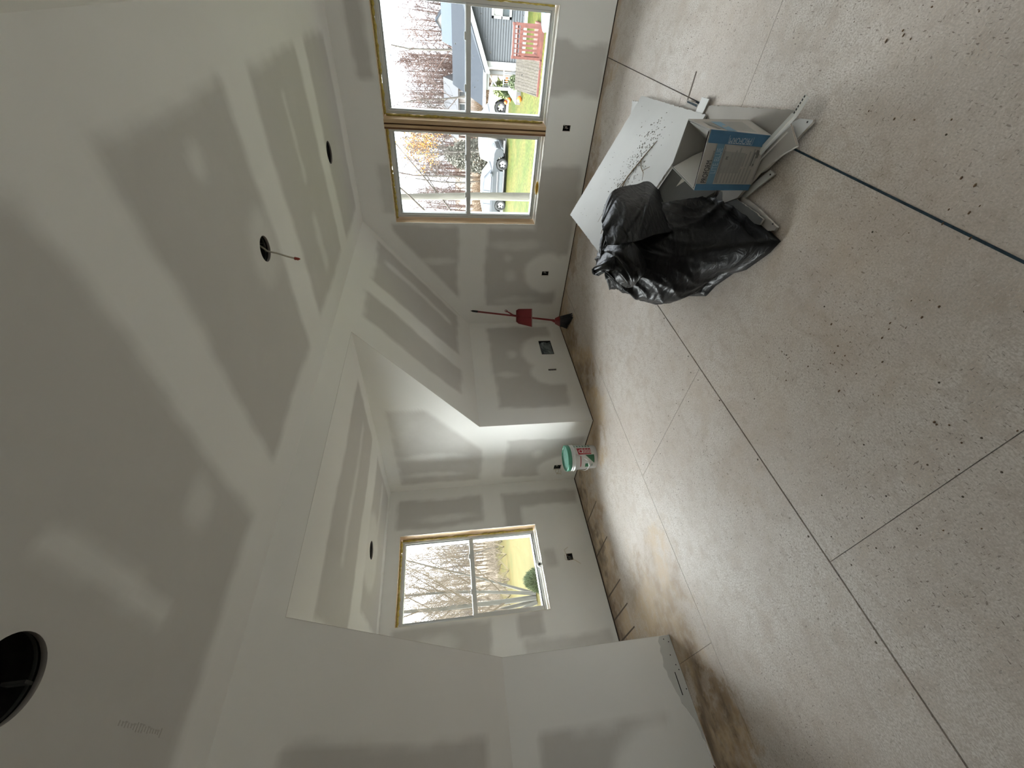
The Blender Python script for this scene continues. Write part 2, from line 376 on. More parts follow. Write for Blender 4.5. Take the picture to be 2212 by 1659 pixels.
for x0, x1, ys in strips:
    for a, b in zip(ys[:-1], ys[1:]):
        g0 = gaps.get(x0, .003) / 2; g1 = gaps.get(x1, .003) / 2
        MB().box((x0 + g0, a + .0013, -.02), (x1 - g1, b - .0013, 0)).build('floor_panel', M_FLOOR, fl)
# blue chalk line snapped beside a seam, pencilled joist marks, screw heads
M_BLUE = mat('blue_chalk', (.012, .036, .055), .9, var=.5, vscale=60)
MB().box((2.8895, -7, 0), (2.8970, -2.70, .0011)).build('chalk_line', M_BLUE, fl)
MB().box((2.879, -1.92, .0), (2.893, -1.78, .0011)).build('chalk_line', M_BLUE, fl)
M_INK = mat('ink', (.03, .03, .03), .8)
mk = MB()
for y in (-2.39, -2.79, -3.21, -3.42, -3.61):
    mk.hexa([(-1.1, y - .012, .0), (-.63, y - .006, .0), (-.63, y + .006, .0), (-1.1, y + .004, .0), (-1.1, y - .012, .001), (-.63, y - .006, .001), (-.63, y + .006, .001), (-1.1, y + .004, .001)])
mk.box((3.02, -1.668, 0), (2.87, -1.682, .001))
mk.build('joist_marks', mat('pencil', (.13, .10, .08), .9), fl)
random.seed(5); scr = MB()
for y in (-2.79, -2.885):
    for i in range(8): scr.lathe((.62 + i * .145 + random.uniform(-.02, .02), y + random.uniform(-.012, .012), 0), [(.0034, .0), (.0028, .0012), (0, .0012)], 8)
for y in (-3.97, -4.07):
    for i in range(7): scr.lathe((1.82 + i * .16 + random.uniform(-.03, .03), y + random.uniform(-.02, .02), 0), [(.0034, .0), (.0028, .0012), (0, .0012)], 8)
for y in (-.55, -1.0, -1.5, -3.3, -3.8):
    for i in range(9): scr.lathe((1.9 + i * .3 + random.uniform(-.03, .03), y + random.uniform(-.02, .02), 0), [(.0034, .0), (.0028, .0012), (0, .0012)], 8)
for i in range(14): scr.lathe((1.70 + random.uniform(-.01, .01), -.3 - i * .4, 0), [(.005, .0), (.004, .0015), (0, .0015)], 8)
o = scr.build('screw_heads', mat('screw', (.07, .05, .03), .6, .4), fl); o['kind'] = 'stuff'
# loose dirt crumbs on the floor
cr_ = MB(); M_CRUMB = mat('dirt_crumb', (.14, .085, .045), .9)
for cx, cy, n, s in ((2.35, -3.35, 12, .08), (2.62, -3.62, 9, .06), (2.4, -3.7, 8, .07), (2.45, -3.95, 8, .06), (2.95, -3.5, 8, .08), (3.25, -3.0, 8, .07), (3.35, -2.7, 6, .06), (2.2, -3.3, 3, .02), (2.05, -3.45, 4, .08), (3.3, -3.2, 6, .12), (2.15, -4.1, 6, .1), (2.85, -3.95, 5, .05)):
    for i in range(n):
        r = random.uniform(.0010, .0040); cr_.ball((cx + random.gauss(0, s), cy + random.gauss(0, s), r * .35), r, 6, 4, (random.uniform(.7, 2), 1, .5))
tag(cr_.build('dirt_crumbs', M_CRUMB), 'scattered brown dirt crumbs on the bare subfloor panels', 'debris', kind='stuff')

# shims / corner bead ends at foot of left wall
M_PLATE = mat('bottom_plate', (.05, .035, .025), .9)
MB().box((-.03, DY2 + .0, 0), (-.004, YB, .02)).build('trim_1', M_PLATE)['kind'] = 'structure'
MB().box((-D - .03, DY1, 0), (-D - .004, DY2, .02)).build('trim_2', M_PLATE)['kind'] = 'structure'
M_FLOAT = mat('compound_skirt', (.60, .60, .575), .8)
# metal corner bead foot, ragged paper edge low on the near wall with fastener holes
rag = MB(); random.seed(8); pts = [(-3.836, .0)]
y = -3.84
top = []
while y > -4.55:
    top.append((y, .085 + .03 * sin(y * 9) + random.uniform(-.008, .008) - max(0, -4.25 - y) * .25)); y -= .03
top = [(a, max(.012, b)) for a, b in top]
rag.prism([(.0, -3.838, .004)] + [(.0, a, b) for a, b in top] + [(.0, -4.55, .004)], (.0018, 0, 0))
rag.build('corner_bead', M_FLOAT, fix=True); bpy.data.objects['corner_bead']['kind'] = 'structure'
hol = MB()
for yy, zz in ((-3.86, .055), (-3.88, .025), (-3.96, .045), (-4.02, .03), (-4.05, .02), (-4.16, .015)): hol.lathe((.0022, yy, zz), [(.004, 0), (0, .0004)], 8, 'x')
hol.box((.0019, -4.06, .052), (.0026, -4.19, .058))
o = hol.build('bead_holes', M_DARK, bpy.data.objects['corner_bead'])
# thin caulk-dark line under the walls
for nm, a, b in (('baseboard_gap_gable', (0, -.004, 0), (XW, .001, .008)), ('baseboard_gap_knee', (-.001, DY1, 0), (.004, 0, .007)), ('baseboard_gap_dormer', (-D, DY1 - .004, 0), (0, DY1 + .001, .007))):
    MB().box(a, b).build('trim_gap', mat('gap_brown', (.045, .025, .015), .9))['kind'] = 'structure'
for yy in (-1.79,): pass
M_BEAD = mat('bead_edge', (.62, .60, .56), .7)
bd = MB()
for a, b in (((0, DY1, 0), (0, DY1, K)), ((0, DY1, K), (XT, DY1, DH)), ((XT, DY1, DH), (XT, DY2, DH)), ((XT, DY2, DH), (0, DY2, K)), ((0, DY2, K), (0, DY2, .1))): bd.tube([a, b], .0011, 6)
bd.build('trim_3', M_BEAD)['kind'] = 'structure'

# ------------------------------------------------------------------ windows
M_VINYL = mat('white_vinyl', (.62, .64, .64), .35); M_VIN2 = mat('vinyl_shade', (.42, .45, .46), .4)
M_WOOD = mat('pine_lumber', (.62, .45, .27), .7, col2=(.50, .34, .19), vscale=3, stretch=(12, 12, 1)); M_WOODH = mat('pine_lumber_flat', (.60, .43, .26), .7, col2=(.47, .32, .18), vscale=3, stretch=(1, 12, 12))
M_BROWN = mat('dark_lumber', (.22, .105, .045), .8, var=.4, vscale=5)
M_FOAM = mat('spray_foam', (.58, .47, .12), .8, var=.35, vscale=30, bump=.4)
M_PAPERW = mat('torn_paper', (.80, .78, .72), .8)
def glass_mat():
    m = bpy.data.materials.new('window_glass'); m.use_nodes = True; t = m.node_tree; t.nodes.clear()
    o = t.nodes.new('ShaderNodeOutputMaterial'); tr = t.nodes.new('ShaderNodeBsdfTransparent'); gl = t.nodes.new('ShaderNodeBsdfGlossy'); mx = t.nodes.new('ShaderNodeMixShader'); fr = t.nodes.new('ShaderNodeFresnel')
    tr.inputs[0].default_value = (.93, .95, .95, 1); gl.inputs['Roughness'].default_value = .02; fr.inputs[0].default_value = 1.35
    t.links.new(fr.outputs[0], mx.inputs[0]); t.links.new(tr.outputs[0], mx.inputs[1]); t.links.new(gl.outputs[0], mx.inputs[2]); t.links.new(mx.outputs[0], o.inputs[0]); return m
M_GLASS = glass_mat()
def frame_boxes(mb, F, a0, a1, z0, z1, w, d0, d1, wt=None, wb=None):
    wt = wt or w; wb = wb or w
    for A, B in (((a0, z0), (a0 + w, z1)), ((a1 - w, z0), (a1, z1)), ((a0 + w, z0), (a1 - w, z0 + wb)), ((a0 + w, z1 - wt), (a1 - w, z1))):
        mb.box(F(A[0], d0, A[1]), F(B[0], d1, B[1]))
def window(idx, F, a0, a1, z0, z1, glass, foam_sides, loc):
    """F(a, depth, z) -> world; depth grows outwards"""
    w = thing('window_%d' % idx, loc, kind='structure')
    gl0, gl1, gz0, gzm0, gzm1, gz1 = glass     # visible glass
    u0, u1, v0, v1 = a0 + .018, a1 - .018, z0 + .012, z1 - .018
    fr = MB(); frame_boxes(fr, F, u0, u1, v0, v1, .026, .118, .21)
    frame_boxes(fr, F, u0 + .026, u1 - .026, v0 + .026, v1 - .026, .012, .136, .21)
    fr.build('window_frame', M_VINYL, w, bevel=.002)
    # inner lower sash
    s = MB(); sw = min(gl0 - u0, u1 - gl1) - .028
    lo0, lo1 = u0 + .028, u1 - .028
    for A, B in (((lo0, v0 + .028), (gl0, gzm1 - .004)), ((gl1, v0 + .028), (lo1, gzm1 - .004)), ((gl0, v0 + .028), (gl1, gz0)), ((gl0, gzm0), (gl1, gzm1 - .004))): s.box(F(A[0], .126, A[1]), F(B[0], .156, B[1]))
    sl = s.build('lower_sash', M_VINYL, w, bevel=.003)
    MB().box(F(gl0 - .01, .140, gz0 - .01), F(gl1 + .01, .143, gzm0 + .01)).build('pane', M_GLASS, sl)
    for k in (.27, .75):
        a = gl0 + (gl1 - gl0) * k
        MB().box(F(a - .028, .128, gzm1 - .005), F(a + .028, .152, gzm1 + .009)).build('sash_lock', M_VINYL, sl, bevel=.004)
    # outer upper sash
    s = MB(); g0, g1 = gl0 - .006, gl1 + .006
    for A, B in (((lo0, gzm0), (g0, v1 - .028)), ((g1, gzm0), (lo1, v1 - .028)), ((g0, gz1), (g1, v1 - .028)), ((g0, gzm0), (g1, gzm1))): s.box(F(A[0], .160, A[1]), F(B[0], .192, B[1]))
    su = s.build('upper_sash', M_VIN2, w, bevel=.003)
    MB().box(F(g0 - .01, .176, gzm1 - .01), F(g1 + .01, .179, gz1 + .01)).build('pane', M_GLASS, su)
    # foam beads between the frame and the lumber
    random.seed(idx * 7 + 1)
    def bead(p0, p1, r):
        f = MB(); n = 46; path = []; rad = []
        for i in range(n + 1):
            q = i / n; path.append([p0[k] + (p1[k] - p0[k]) * q + random.uniform(-.003, .003) for k in range(3)]); rad.append(r * random.uniform(.55, 1.35))
        return f.tube(path, rad, 7)
    for sd in foam_sides:
        if sd == 'top': f = bead(F(a0 + .01, .114, z1 - .010), F(a1 - .01, .114, z1 - .010), .013)
        if sd == 'left': f = bead(F(a0 + .009, .114, z0 + .02), F(a0 + .009, .114, z1 - .02), .011)
        if sd == 'right': f = bead(F(a1 - .009, .114, z0 + .02), F(a1 - .009, .114, z1 - .02), .011)
        f.build('foam_bead', M_FOAM, w, smooth=True)
    return w
def jambs(w, F, a0, a1, z0, z1, side_l=True, side_r=True):
    t = .02
    b = MB(); b.box(F(a0 - .03, .0125, z1), F(a1 + .03, T, z1 + .03)).build('header', M_WOODH, w)
    b = MB(); b.box(F(a0 - .03, .0125, z0 - .03), F(a1 + .03, T, z0)).build('rough_sill', M_PAPERW, w)
    if side_l: MB().box(F(a0 - .03, .0125, z0), F(a0, T, z1)).build('jamb_stud', M_WOOD, w)
    if side_r: MB().box(F(a1, .0125, z0), F(a1 + .03, T, z1)).build('jamb_stud', M_WOOD, w)
    # paper thin torn drywall edge round the opening
    e = MB(); random.seed(3)
    def strip(p, q, n):
        for i in range(n):
            c = [p[k] + (q[k] - p[k]) * (i + .5) / n for k in range(3)]; dv = Vector(F(0, 1, 0)) - Vector(F(0, 0, 0)); h = [abs(q[k] - p[k]) / n * .5 + (.0062 if abs(dv[k]) > .5 else .0022 + random.uniform(0, .0028)) for k in range(3)]
            e.box([c[k] - h[k] for k in range(3)], [c[k] + h[k] for k in range(3)])
    dd = .0058
    strip(F(a0, dd, z1), F(a1, dd, z1), 24); strip(F(a0, dd, z0), F(a1, dd, z0), 24)
    if side_l: strip(F(a0, dd, z0), F(a0, dd, z1), 30)
    if side_r: strip(F(a1, dd, z0), F(a1, dd, z1), 30)
    e.build('drywall_edge', M_PAPERW, w)
Fg = lambda a, d, z: (a, d, z)
Fd = lambda a, d, z: (-D - d, a, z)
w1 = window(1, Fg, GW[0][0], GW[0][1], *GZ, (1.413, 2.182, .536, 1.211, 1.259, 1.950), ('top',), (1.8, .1, .486)); jambs(w1, Fg, *GW[0], *GZ, True, False)
w2 = window(2, Fg, GW[1][0], GW[1][1], *GZ, (2.370, 3.143, .536, 1.211, 1.259, 1.950), ('top', 'right', 'left'), (2.75, .1, .486)); jambs(w2, Fg, *GW[1], *GZ, False, True)
w3 = window(3, Fd, DWY[0], DWY[1], *DWZ, (-3.171, -2.397, .648, 1.326, 1.374, 2.070), ('top', 'right'), (-D - .1, -2.8, .608)); jambs(w3, Fd, *DWY, *DWZ)
ml = thing('trim_4', (2.29, .07, GZ[0]), kind='structure')
MB().box((2.25, .002, GZ[0]), (2.283, T, GZ[1])).build('mullion_stud', M_WOOD, ml); MB().box((2.297, .002, GZ[0]), (2.33, T, GZ[1])).build('mullion_stud', M_WOOD, ml)
MB().box((2.283, .028, GZ[0]), (2.297, T, GZ[1])).build('mullion_gap', M_BROWN, ml)
MB().box((2.2475, -.0025, GZ[0]), (2.262, .006, GZ[1])).build('drywall_edge', M_BROWN, ml)
# overspray specks on the gable glass
sp = MB(); random.seed(21)
for i in range(46):
    a = random.choice((0, 1, 1, 1)); x = random.uniform(*((1.45, 2.18), (2.4, 3.13))[a]); lo = random.random() < .6; z = random.uniform(*((.56, 1.2) if lo else (1.28, 1.93))); y = .1395 if lo else .1755
    r = random.uniform(.0025, .006); sp.box((x - r * random.uniform(.5, 2), y - .001, z - r * .6), (x + r * random.uniform(.5, 2), y, z + r * .6))
o = sp.build('paint_specks', mat('white_speck', (.85, .87, .88), .7), w2); o['kind'] = 'stuff'
for i_, (a_, b_) in enumerate(BW):
    w_ = thing('window_%d' % (4 + i_), ((a_ + b_) / 2, YB - .1, .5), kind='structure'); q = MB(); Fb = lambda a, d, z: (a, YB - d, z)
    frame_boxes(q, Fb, a_, b_, .5, 2.05, .05, .04, .14); q.box(Fb(a_ + .05, .06, 1.25), Fb(b_ - .05, .12, 1.30)); q.build('window_frame', M_VINYL, w_); MB().box(Fb(a_ + .04, .09, .54), Fb(b_ - .04, .094, 2.01)).build('pane', M_GLASS, w_)
# portals for the sky light
def portal(loc, rot, sx, sy):
    l = bpy.data.lights.new('sky_portal', 'AREA'); l.shape = 'RECTANGLE'; l.size = sx; l.size_y = sy; l.cycles.is_portal = True
    o = bpy.data.objects.new('sky_portal', l); o.location = loc; o.rotation_euler = rot; COL.objects.link(o)
portal(((GW[0][0] + GW[1][1]) / 2, T + .04, 1.25), (radians(-90), 0, 0), 1.9, 1.56)
portal((-D - T - .04, -2.8, 1.365), (0, radians(-90), 0), 1.56, .95)

# ------------------------------------------------------------------ recessed light housings
M_CAN = mat('can_metal', (.07, .07, .065), .45, .7, var=.4, vscale=20); M_CANL = mat('can_bracket', (.30, .30, .27), .4, .8)
M_CUT = mat('cut_gypsum', (.42, .38, .35), .9)
def can(cx, cy, cz, r, label, idx, wire=False):
    t = thing('recessed_light_housing', (cx, cy, cz), label, 'light housing')
    b = MB(); R = r + .012
    b.lathe((cx, cy, cz), [(R, .013), (R, .16), (R * .9, .175), (0, .175)], 40); b.build('housing', M_CAN, t, smooth=True)
    MB().lathe((cx, cy, cz), [(r, -.0002), (r + .001, .013), (R, .0135)], 40).build('cut_edge', M_CUT, t, smooth=True)
    h = MB(); h.lathe((cx, cy, cz), [(R - .006, .022), (R - .006, .030), (R - .002, .030)], 40)
    h.build('rim', M_CANL, t, smooth=True)
    a = idx * 1.3 + .4
    for s in (0, pi * .9):
        q = MB(); x, y = cx + (R - .016) * cos(a + s), cy + (R - .016) * sin(a + s); w = .010
        q.box((x - w, y - .003, cz + .02), (x - w + .004, y + .003, cz + .06)); q.box((x + w - .004, y - .003, cz + .02), (x + w, y + .003, cz + .06))
        q.box((x - w, y - .003, cz + .018), (x + w, y + .003, cz + .023)); q.box((x - w, y - .003, cz + .057), (x + w, y + .003, cz + .062))
        q.build('bracket', M_CANL, t)
    q = MB(); q.box((cx - r * .5, cy - .012, cz + .15), (cx + r * .6, cy + .012, cz + .165)); q.tube([(cx - r * .4, cy + .02, cz + .15), (cx, cy + .03, cz + .09), (cx + r * .5, cy, cz + .14)], .004, 6); q.build('socket_wire', M_CANL, t)
    return t
can(*LIGHTS[0][:2], C, LIGHTS[0][2], 'round recessed light housing in flat ceiling above the twin gable windows', 0)
can(*LIGHTS[1][:2], C, LIGHTS[1][2], 'round recessed light hole mid ceiling with a cable dangling out of it', 1)
can(*LIGHTS[2][:2], C, LIGHTS[2][2], 'large looking dark recessed light housing overhead, cut off at the picture edge', 2)
can(-.39, -2.81, DH, .078, 'round recessed light housing in the dormer ceiling above the dormer window', 3)
cb = thing('electrical_cable', (2.30, -2.52, C), 'short grey cable hanging from the mid ceiling light hole with red wire nut', 'cable')
MB().tube([(2.335, -2.49, C + .08), (2.325, -2.50, C + .03), (2.302, -2.522, C - .01), (2.298, -2.53, C - .05), (2.285, -2.540, C - .10), (2.280, -2.549, C - .135)], [.0042, .0042, .004, .0043, .004, .0042], 8).build('sheath', mat('cable_grey', (.42, .39, .32), .6), cb, smooth=True)
MB().tube([(2.280, -2.549, C - .133), (2.279, -2.552, C - .150), (2.279, -2.553, C - .158)], [.0075, .006, .003], 10).build('wire_nut', mat('red_plastic', (.30, .035, .02), .4), cb, smooth=True)
MB().tube([(2.280, -2.550, C - .135), (2.276, -2.561, C - .150)], .0015, 5).build('conductor', mat('copper', (.5, .2, .08), .4, .8), cb)
# faint grade stamp smudge on the overhead board
sm = MB(); random.seed(4)
for i in range(16):
    x = 1.915 - .2 * i / 15; a = random.uniform(.004, .011)
    sm.box((x - .0022, -4.262 - a, C - .0006), (x + .0022, -4.262 + a, C - .0001))
    if i % 3: sm.box((x - .006, -4.262 + a - .003, C - .0006), (x + .004, -4.262 + a, C - .0001))
sm.build('trim_stamp', mat('faded_stamp', (.50, .475, .44), .8), None)['kind'] = 'structure'

# ------------------------------------------------------------------ outlet cut-outs
M_BOX = mat('black_box', (.012, .012, .013), .5); M_WIRE = mat('wire_white', (.62, .60, .52), .5); M_WYEL = mat('wire_tan', (.52, .42, .25), .5)
def outlet(label, rect, plane, F, wires=(), cat='outlet box'):
    a0, a1, z0, z1 = rect; loc = F((a0 + a1) / 2, 0, (z0 + z1) / 2)
    t = thing('outlet_box', loc, label, cat, None)
    b = MB(); d = .065
    for A, B in (((a0 - .004, .013, z0 - .004), (a0, d, z1 + .004)), ((a1, .013, z0 - .004), (a1 + .004, d, z1 + .004)), ((a0, .013, z0 - .004), (a1, d, z0)), ((a0, .013, z1), (a1, d, z1 + .004)), ((a0 - .004, d, z0 - .004), (a1 + .004, d + .004, z1 + .004))): b.box(F(*A), F(*B))
    b.build('box_shell', M_BOX, t)
    e = MB(); w = .0025
    for A, B in (((a0 - w, -.001, z0 - w), (a0, .013, z1 + w)), ((a1, -.001, z0 - w), (a1 + w, .013, z1 + w)), ((a0, -.001, z0 - w), (a1, .013, z0)), ((a0, -.001, z1), (a1, .013, z1 + w))): e.box(F(*A), F(*B))
    e.build('cut_edge', M_PAPERW, t)
    q = MB(); am = (a0 + a1) / 2; zm = (z0 + z1) / 2; s = (a1 - a0) * .3
    q.tube([F(am - s, .05, zm - .02), F(am, .012, zm + .012), F(am + s * .7, .03, zm - .01)], .003, 5); q.tube([F(am - s * .6, .05, zm + .02), F(am - s * .2, .01, zm - .018), F(am + s, .04, zm + .02)], .0025, 5)
    q.build('folded_wires', M_WIRE, t, smooth=True)
    if wires:
        q = MB()
        for p in wires: q.tube([F(*x) for x in p], .0017, 5)
        q.build('loose_wire', M_WYEL, t, smooth=True)
    return t
Fk = lambda a, d, z: (-d, a, z)
Fc = lambda a, d, z: (a, DY1 + d, z)
outlet('open outlet box in gable wall left of the windows, pale compound patch around it', OUT_G[0], 0, Fg)
outlet('open outlet box in gable wall directly below the two windows', OUT_G[1], 0, Fg)
outlet('narrow slit cut-out for a low voltage box beside the covered duct opening', OUT_K[1], 0, Fk)
outlet('outlet box with tan wires poking out above the compound bucket', OUT_C[0], 0, Fc, [[(-.86, .02, .26), (-.89, -.03, .25), (-.92, -.045, .28), (-.95, -.03, .22), (-.99, -.02, .20)], [(-.85, .02, .28), (-.90, -.03, .29), (-.95, -.02, .25), (-.93, -.03, .215), (-.88, -.02, .225)]])
outlet('outlet box with thin white wires loose under the dormer window', OUT_D[0], 0, Fd, [[(-2.75, .02, .30), (-2.73, -.02, .34), (-2.69, -.03, .35), (-2.66, -.02, .30)], [(-2.76, .02, .30), (-2.80, -.02, .345), (-2.79, -.03, .36), (-2.74, -.02, .355)], [(-2.77, .02, .29), (-2.81, -.02, .25), (-2.85, -.02, .20)]])
# duct opening covered with crinkled black film
a0, a1, z0, z1 = OUT_K[0]
t = thing('duct_opening', (0, (a0 + a1) / 2, (z0 + z1) / 2), 'rectangular wall duct opening sealed with crinkled dark plastic film', 'duct opening')
V = MB(); n = 26; random.seed(12)
H = [[0] * (n + 1) for _ in range(n + 1)]
for i in range(n + 1):
    for j in range(n + 1):
        u, v = i / n, j / n
        H[i][j] = .018 + .020 * sin(pi * u) * sin(pi * v) + .011 * sin(9 * u + 5 * v) * sin(6 * v - 3 * u) + .005 * sin(23 * u - 14 * v) + (.02 if u > .9 and v > .8 else 0)
V.v = [(-H[i][j], a0 + (a1 - a0) * i / n, z0 + (z1 - z0) * j / n) for i in range(n + 1) for j in range(n + 1)]
V.f = [(i * (n + 1) + j, (i + 1) * (n + 1) + j, (i + 1) * (n + 1) + j + 1, i * (n + 1) + j + 1) for i in range(n) for j in range(n)]
V.build('plastic_film', mat('dark_film', (.13, .16, .165), .22, spec=1.0), t, smooth=True)
b = MB(); w = .004
for A, B in (((a0 - w, -.002, z0 - w), (a0, .06, z1 + w)), ((a1, -.002, z0 - w), (a1 + w, .06, z1 + w)), ((a0, -.002, z0 - w), (a1, .06, z0)), ((a0, -.002, z1), (a1, .06, z1 + w))): b.box(Fk(*A), Fk(*B))
b.build('metal_collar', M_BOX, t)

# ------------------------------------------------------------------ broom and dustpan
M_RED = mat('red_handle', (.20, .014, .015), .35); M_RED2 = mat('red_pan', (.19, .010, .014), .4); M_BRIS = mat('grey_bristles', (.045, .045, .05), .8, var=.5, vscale=60, stretch=(1, 1, .1)); M_BLK = mat('black_rubber', (.012, .012, .014), .5)
bt = Vector((.228, -.035, 1.20)); bb = Vector((.335, -.42, .20)); bd_ = (bt - bb).normalized()
t = thing('broom', (.35, -.46, 0), 'red handled angle broom standing in the corner by the gable wall', 'broom')
MB().tube([bb - bd_ * .01, bt - bd_ * .06], .011, 12).build('handle', M_RED, t, smooth=True)
MB().tube([bt - bd_ * .085, bt - bd_ * .07, bt - bd_ * .012, bt], [.0125, .013, .012, .006], 12).build('grip', M_BLK, t, smooth=True)
MB().tube([bt - bd_ * .012 + Vector((s * .0, 0, 0)) for s in (0,)] + [bt + bd_ * .012], [.006, .004], 8).build('hang_loop', M_BLK, t)
hx = Vector((.80, -.42, 0)).normalized(); hy = Vector((.42, .80, 0)).normalized()
c0 = Vector((.34, -.44, 0))
def hp(a, b, z): return c0 + hx * a + hy * b + Vector((0, 0, z))
q = MB(); q.hexa([hp(-.115, -.028, .105), hp(.09, -.028, .150), hp(.09, .028, .150), hp(-.115, .028, .105), hp(-.05, -.018, .185), hp(.045, -.018, .205), hp(.045, .018, .205), hp(-.05, .018, .185)])
q.build('broom_head', M_RED, t, bevel=.006)
MB().tube([hp(-.005, 0, .19), bb + bd_ * .03], [.020, .014], 12).build('socket', M_RED, t, smooth=True)
q = MB(); random.seed(3); nb = 26
for i in range(nb):
    for k in (-1, 0, 1):
        s = i / (nb - 1); xa = -.108 + .19 * s; zt = .112 + .042 * s; xb = -.155 + .30 * s; zb = .004 + .035 * (s * .0) + random.uniform(0, .006)
        q.tube([hp(xa, k * .016, zt), hp((xa + xb) / 2, k * .02 + random.uniform(-.003, .003), (zt + zb) / 2), hp(xb, k * .032 + random.uniform(-.006, .006), zb)], [.0065, .0062, .0045], 5)
q.build('bristles', M_BRIS, t, smooth=True)
t = thing('dustpan', tuple(bb + bd_ * .40), 'red dustpan clipped halfway up the broom handle', 'dustpan')
fwd = Vector((.55, -.835, 0)).normalized(); rgt = Vector((.835, .55, 0)).normalized()
def dp(a, s, o):   # a across, s along the shaft from bottom, o outwards
    return bb + bd_ * s + rgt * a + fwd * (o + .02)
q = MB(); Wn = .100; h0, h1 = .288, .490
pts = [(-Wn - .012, h0), (Wn + .012, h0), (Wn - .008, h1 - .03), (Wn - .03, h1), (-Wn + .03, h1), (-Wn + .008, h1 - .03)]
q.prism([dp(a, s, 0) for a, s in pts], fwd * .003)
for i in range(len(pts)):
    if i == 0: continue
    a, b2 = pts[i], pts[(i + 1) % len(pts)]
    ha = .035 if i > 1 else .012; hb = .035 if (i + 1) < len(pts) else .012
    q.hexa([dp(*a, 0), dp(*b2, 0), dp(b2[0] * .97, b2[1], 0), dp(a[0] * .97, a[1], 0), dp(*a, ha), dp(*b2, hb), dp(b2[0] * .97, b2[1], hb), dp(a[0] * .97, a[1], ha)])
q.build('pan', M_RED2, t, fix=True)
MB().prism([dp(-Wn - .012, h0 - .006, .001), dp(Wn + .012, h0 - .006, .001), dp(Wn + .012, h0 + .003, .001), dp(-Wn - .012, h0 + .003, .001)], fwd * .005).build('lip', mat('pan_lip', (.28, .22, .19), .5), t)
MB().tube([dp(0, h1 - .04, .012), dp(.005, h1 + .04, .022), dp(.03, h1 + .09, .04), dp(.05, h1 + .135, .05)], [.014, .012, .009, .006], 8).build('handle', M_RED2, t, smooth=True)
MB().tube([dp(.05 + .012 * cos(a), h1 + .135 + .016 * sin(a), .05) for a in [2 * pi * i / 12 for i in range(13)]], .004, 6).build('hang_ring', M_RED2, t, smooth=True)
MB().tube([dp(0, h0 + .01, .003), dp(0, h1 - .02, .003)], [.006, .004], 6).build('rib', M_RED2, t, smooth=True)

# ------------------------------------------------------------------ joint compound bucket
bx, by = -.30, -2.04; BR, BH = .150, .365
t = thing('compound_bucket', (bx, by, 0), 'white joint compound bucket with green lid standing in the dormer opening', 'bucket'); t.scale = (.885,) * 3
M_WHT = mat('white_plastic', (.70, .71, .70), .3); M_GRN = mat('green_lid', (.06, .26, .17), .35); M_GRNL = mat('green_lid_dusty', (.22, .46, .38), .5, var=.35, vscale=14)
M_LGR = mat('label_green', (.035, .17, .08), .4); M_LRD = mat('label_red', (.38, .03, .04), .4)
prof = [(0, 0), (BR * .90, 0), (BR * .915, .006), (BR * .985, .27), (BR * 1.05, .272), (BR * 1.05, .279), (BR * .99, .281), (BR * .99, .298), (BR * 1.05, .30), (BR * 1.05, .307), (BR * 1.0, .309), (BR * 1.0, .335)]
MB().lathe((bx, by, 0), prof, 48).build('pail', M_WHT, t, smooth=True)
MB().lathe((bx, by, 0), [(BR * 1.0, .318), (BR * 1.045, .320), (BR * 1.05, BH - .008), (BR * 1.03, BH), (BR * .955, BH), (BR * .945, BH - .014)], 48).build('lid_rim', M_GRN, t, smooth=True)
MB().lathe((bx, by, 0), [(BR * .945, BH - .014), (BR * .9, BH - .016), (BR * .5, BH - .012), (0, BH - .012)], 48).build('lid_top', M_GRNL, t, smooth=True)
def wrap(name, pts, m, off=.0008, n=10):
    """polygon strip on the pail: list of (ang, z0, z1)"""
    q = MB()
    for i in range(len(pts) - 1):
        (a, p0, p1), (b, q0, q1) = pts[i], pts[i + 1]
        def P(an, z): r = BR * (.915 + .07 * z / .27) + off; return (bx + r * cos(an), by + r * sin(an), z)
        k = max(1, int(abs(b - a) / .06))
        for j in range(k):
            f0, f1 = j / k, (j + 1) / k
            q.poly([P(a + (b - a) * f0, p0 + (q0 - p0) * f0), P(a + (b - a) * f1, p0 + (q0 - p0) * f1 if 0 else p0 + (q0 - p0) * f1), P(a + (b - a) * f1, p1 + (q1 - p1) * f1), P(a + (b - a) * f0, p1 + (q1 - p1) * f0)])
    return q.build(name, m, t)
va = math.atan2(CAM.y - by, CAM.x - bx)   # side towards the room's near end
wrap('label_red_block', [(va + .22, .075, .235), (va + .82, .075, .245)], M_LRD)
for k, (a, w_) in enumerate(((.30, .035), (.40, .03), (.49, .03), (.58, .03), (.67, .03), (.75, .03))):
    pass
for k in range(6): wrap('label_stroke', [(va + .30, .082 + k * .018, .090 + k * .018), (va + .30 + (.46 if k % 2 else .36), .082 + k * .018, .090 + k * .018)], M_WHT, .0013)
q = MB()
for rr, nm in ((.026, 0),):
    def P(an, z): r = BR * (.915 + .07 * z / .27) + .0016; return (bx + r * cos(an), by + r * sin(an), z)
    cz_, ca_ = .200, va + .50
    for j in range(20):
        a, b2 = 2 * pi * j / 20, 2 * pi * (j + 1) / 20
        q.poly([P(ca_ + .018 / BR * cos(a), cz_ + .018 * sin(a)), P(ca_ + .026 / BR * cos(a), cz_ + .026 * sin(a)), P(ca_ + .026 / BR * cos(b2), cz_ + .026 * sin(b2)), P(ca_ + .018 / BR * cos(b2), cz_ + .018 * sin(b2))])
q.build('label_emblem', M_WHT, t)
wrap('label_green_triangle', [(va - .52, .042, .05), (va + .18, .042, .152)], M_LGR)
wrap('label_red_bar', [(va - .85, .206, .216), (va + .12, .206, .216)], M_LRD)
wrap('label_green_mark', [(va - .92, .10, .155), (va - .55, .12, .155)], M_LGR)
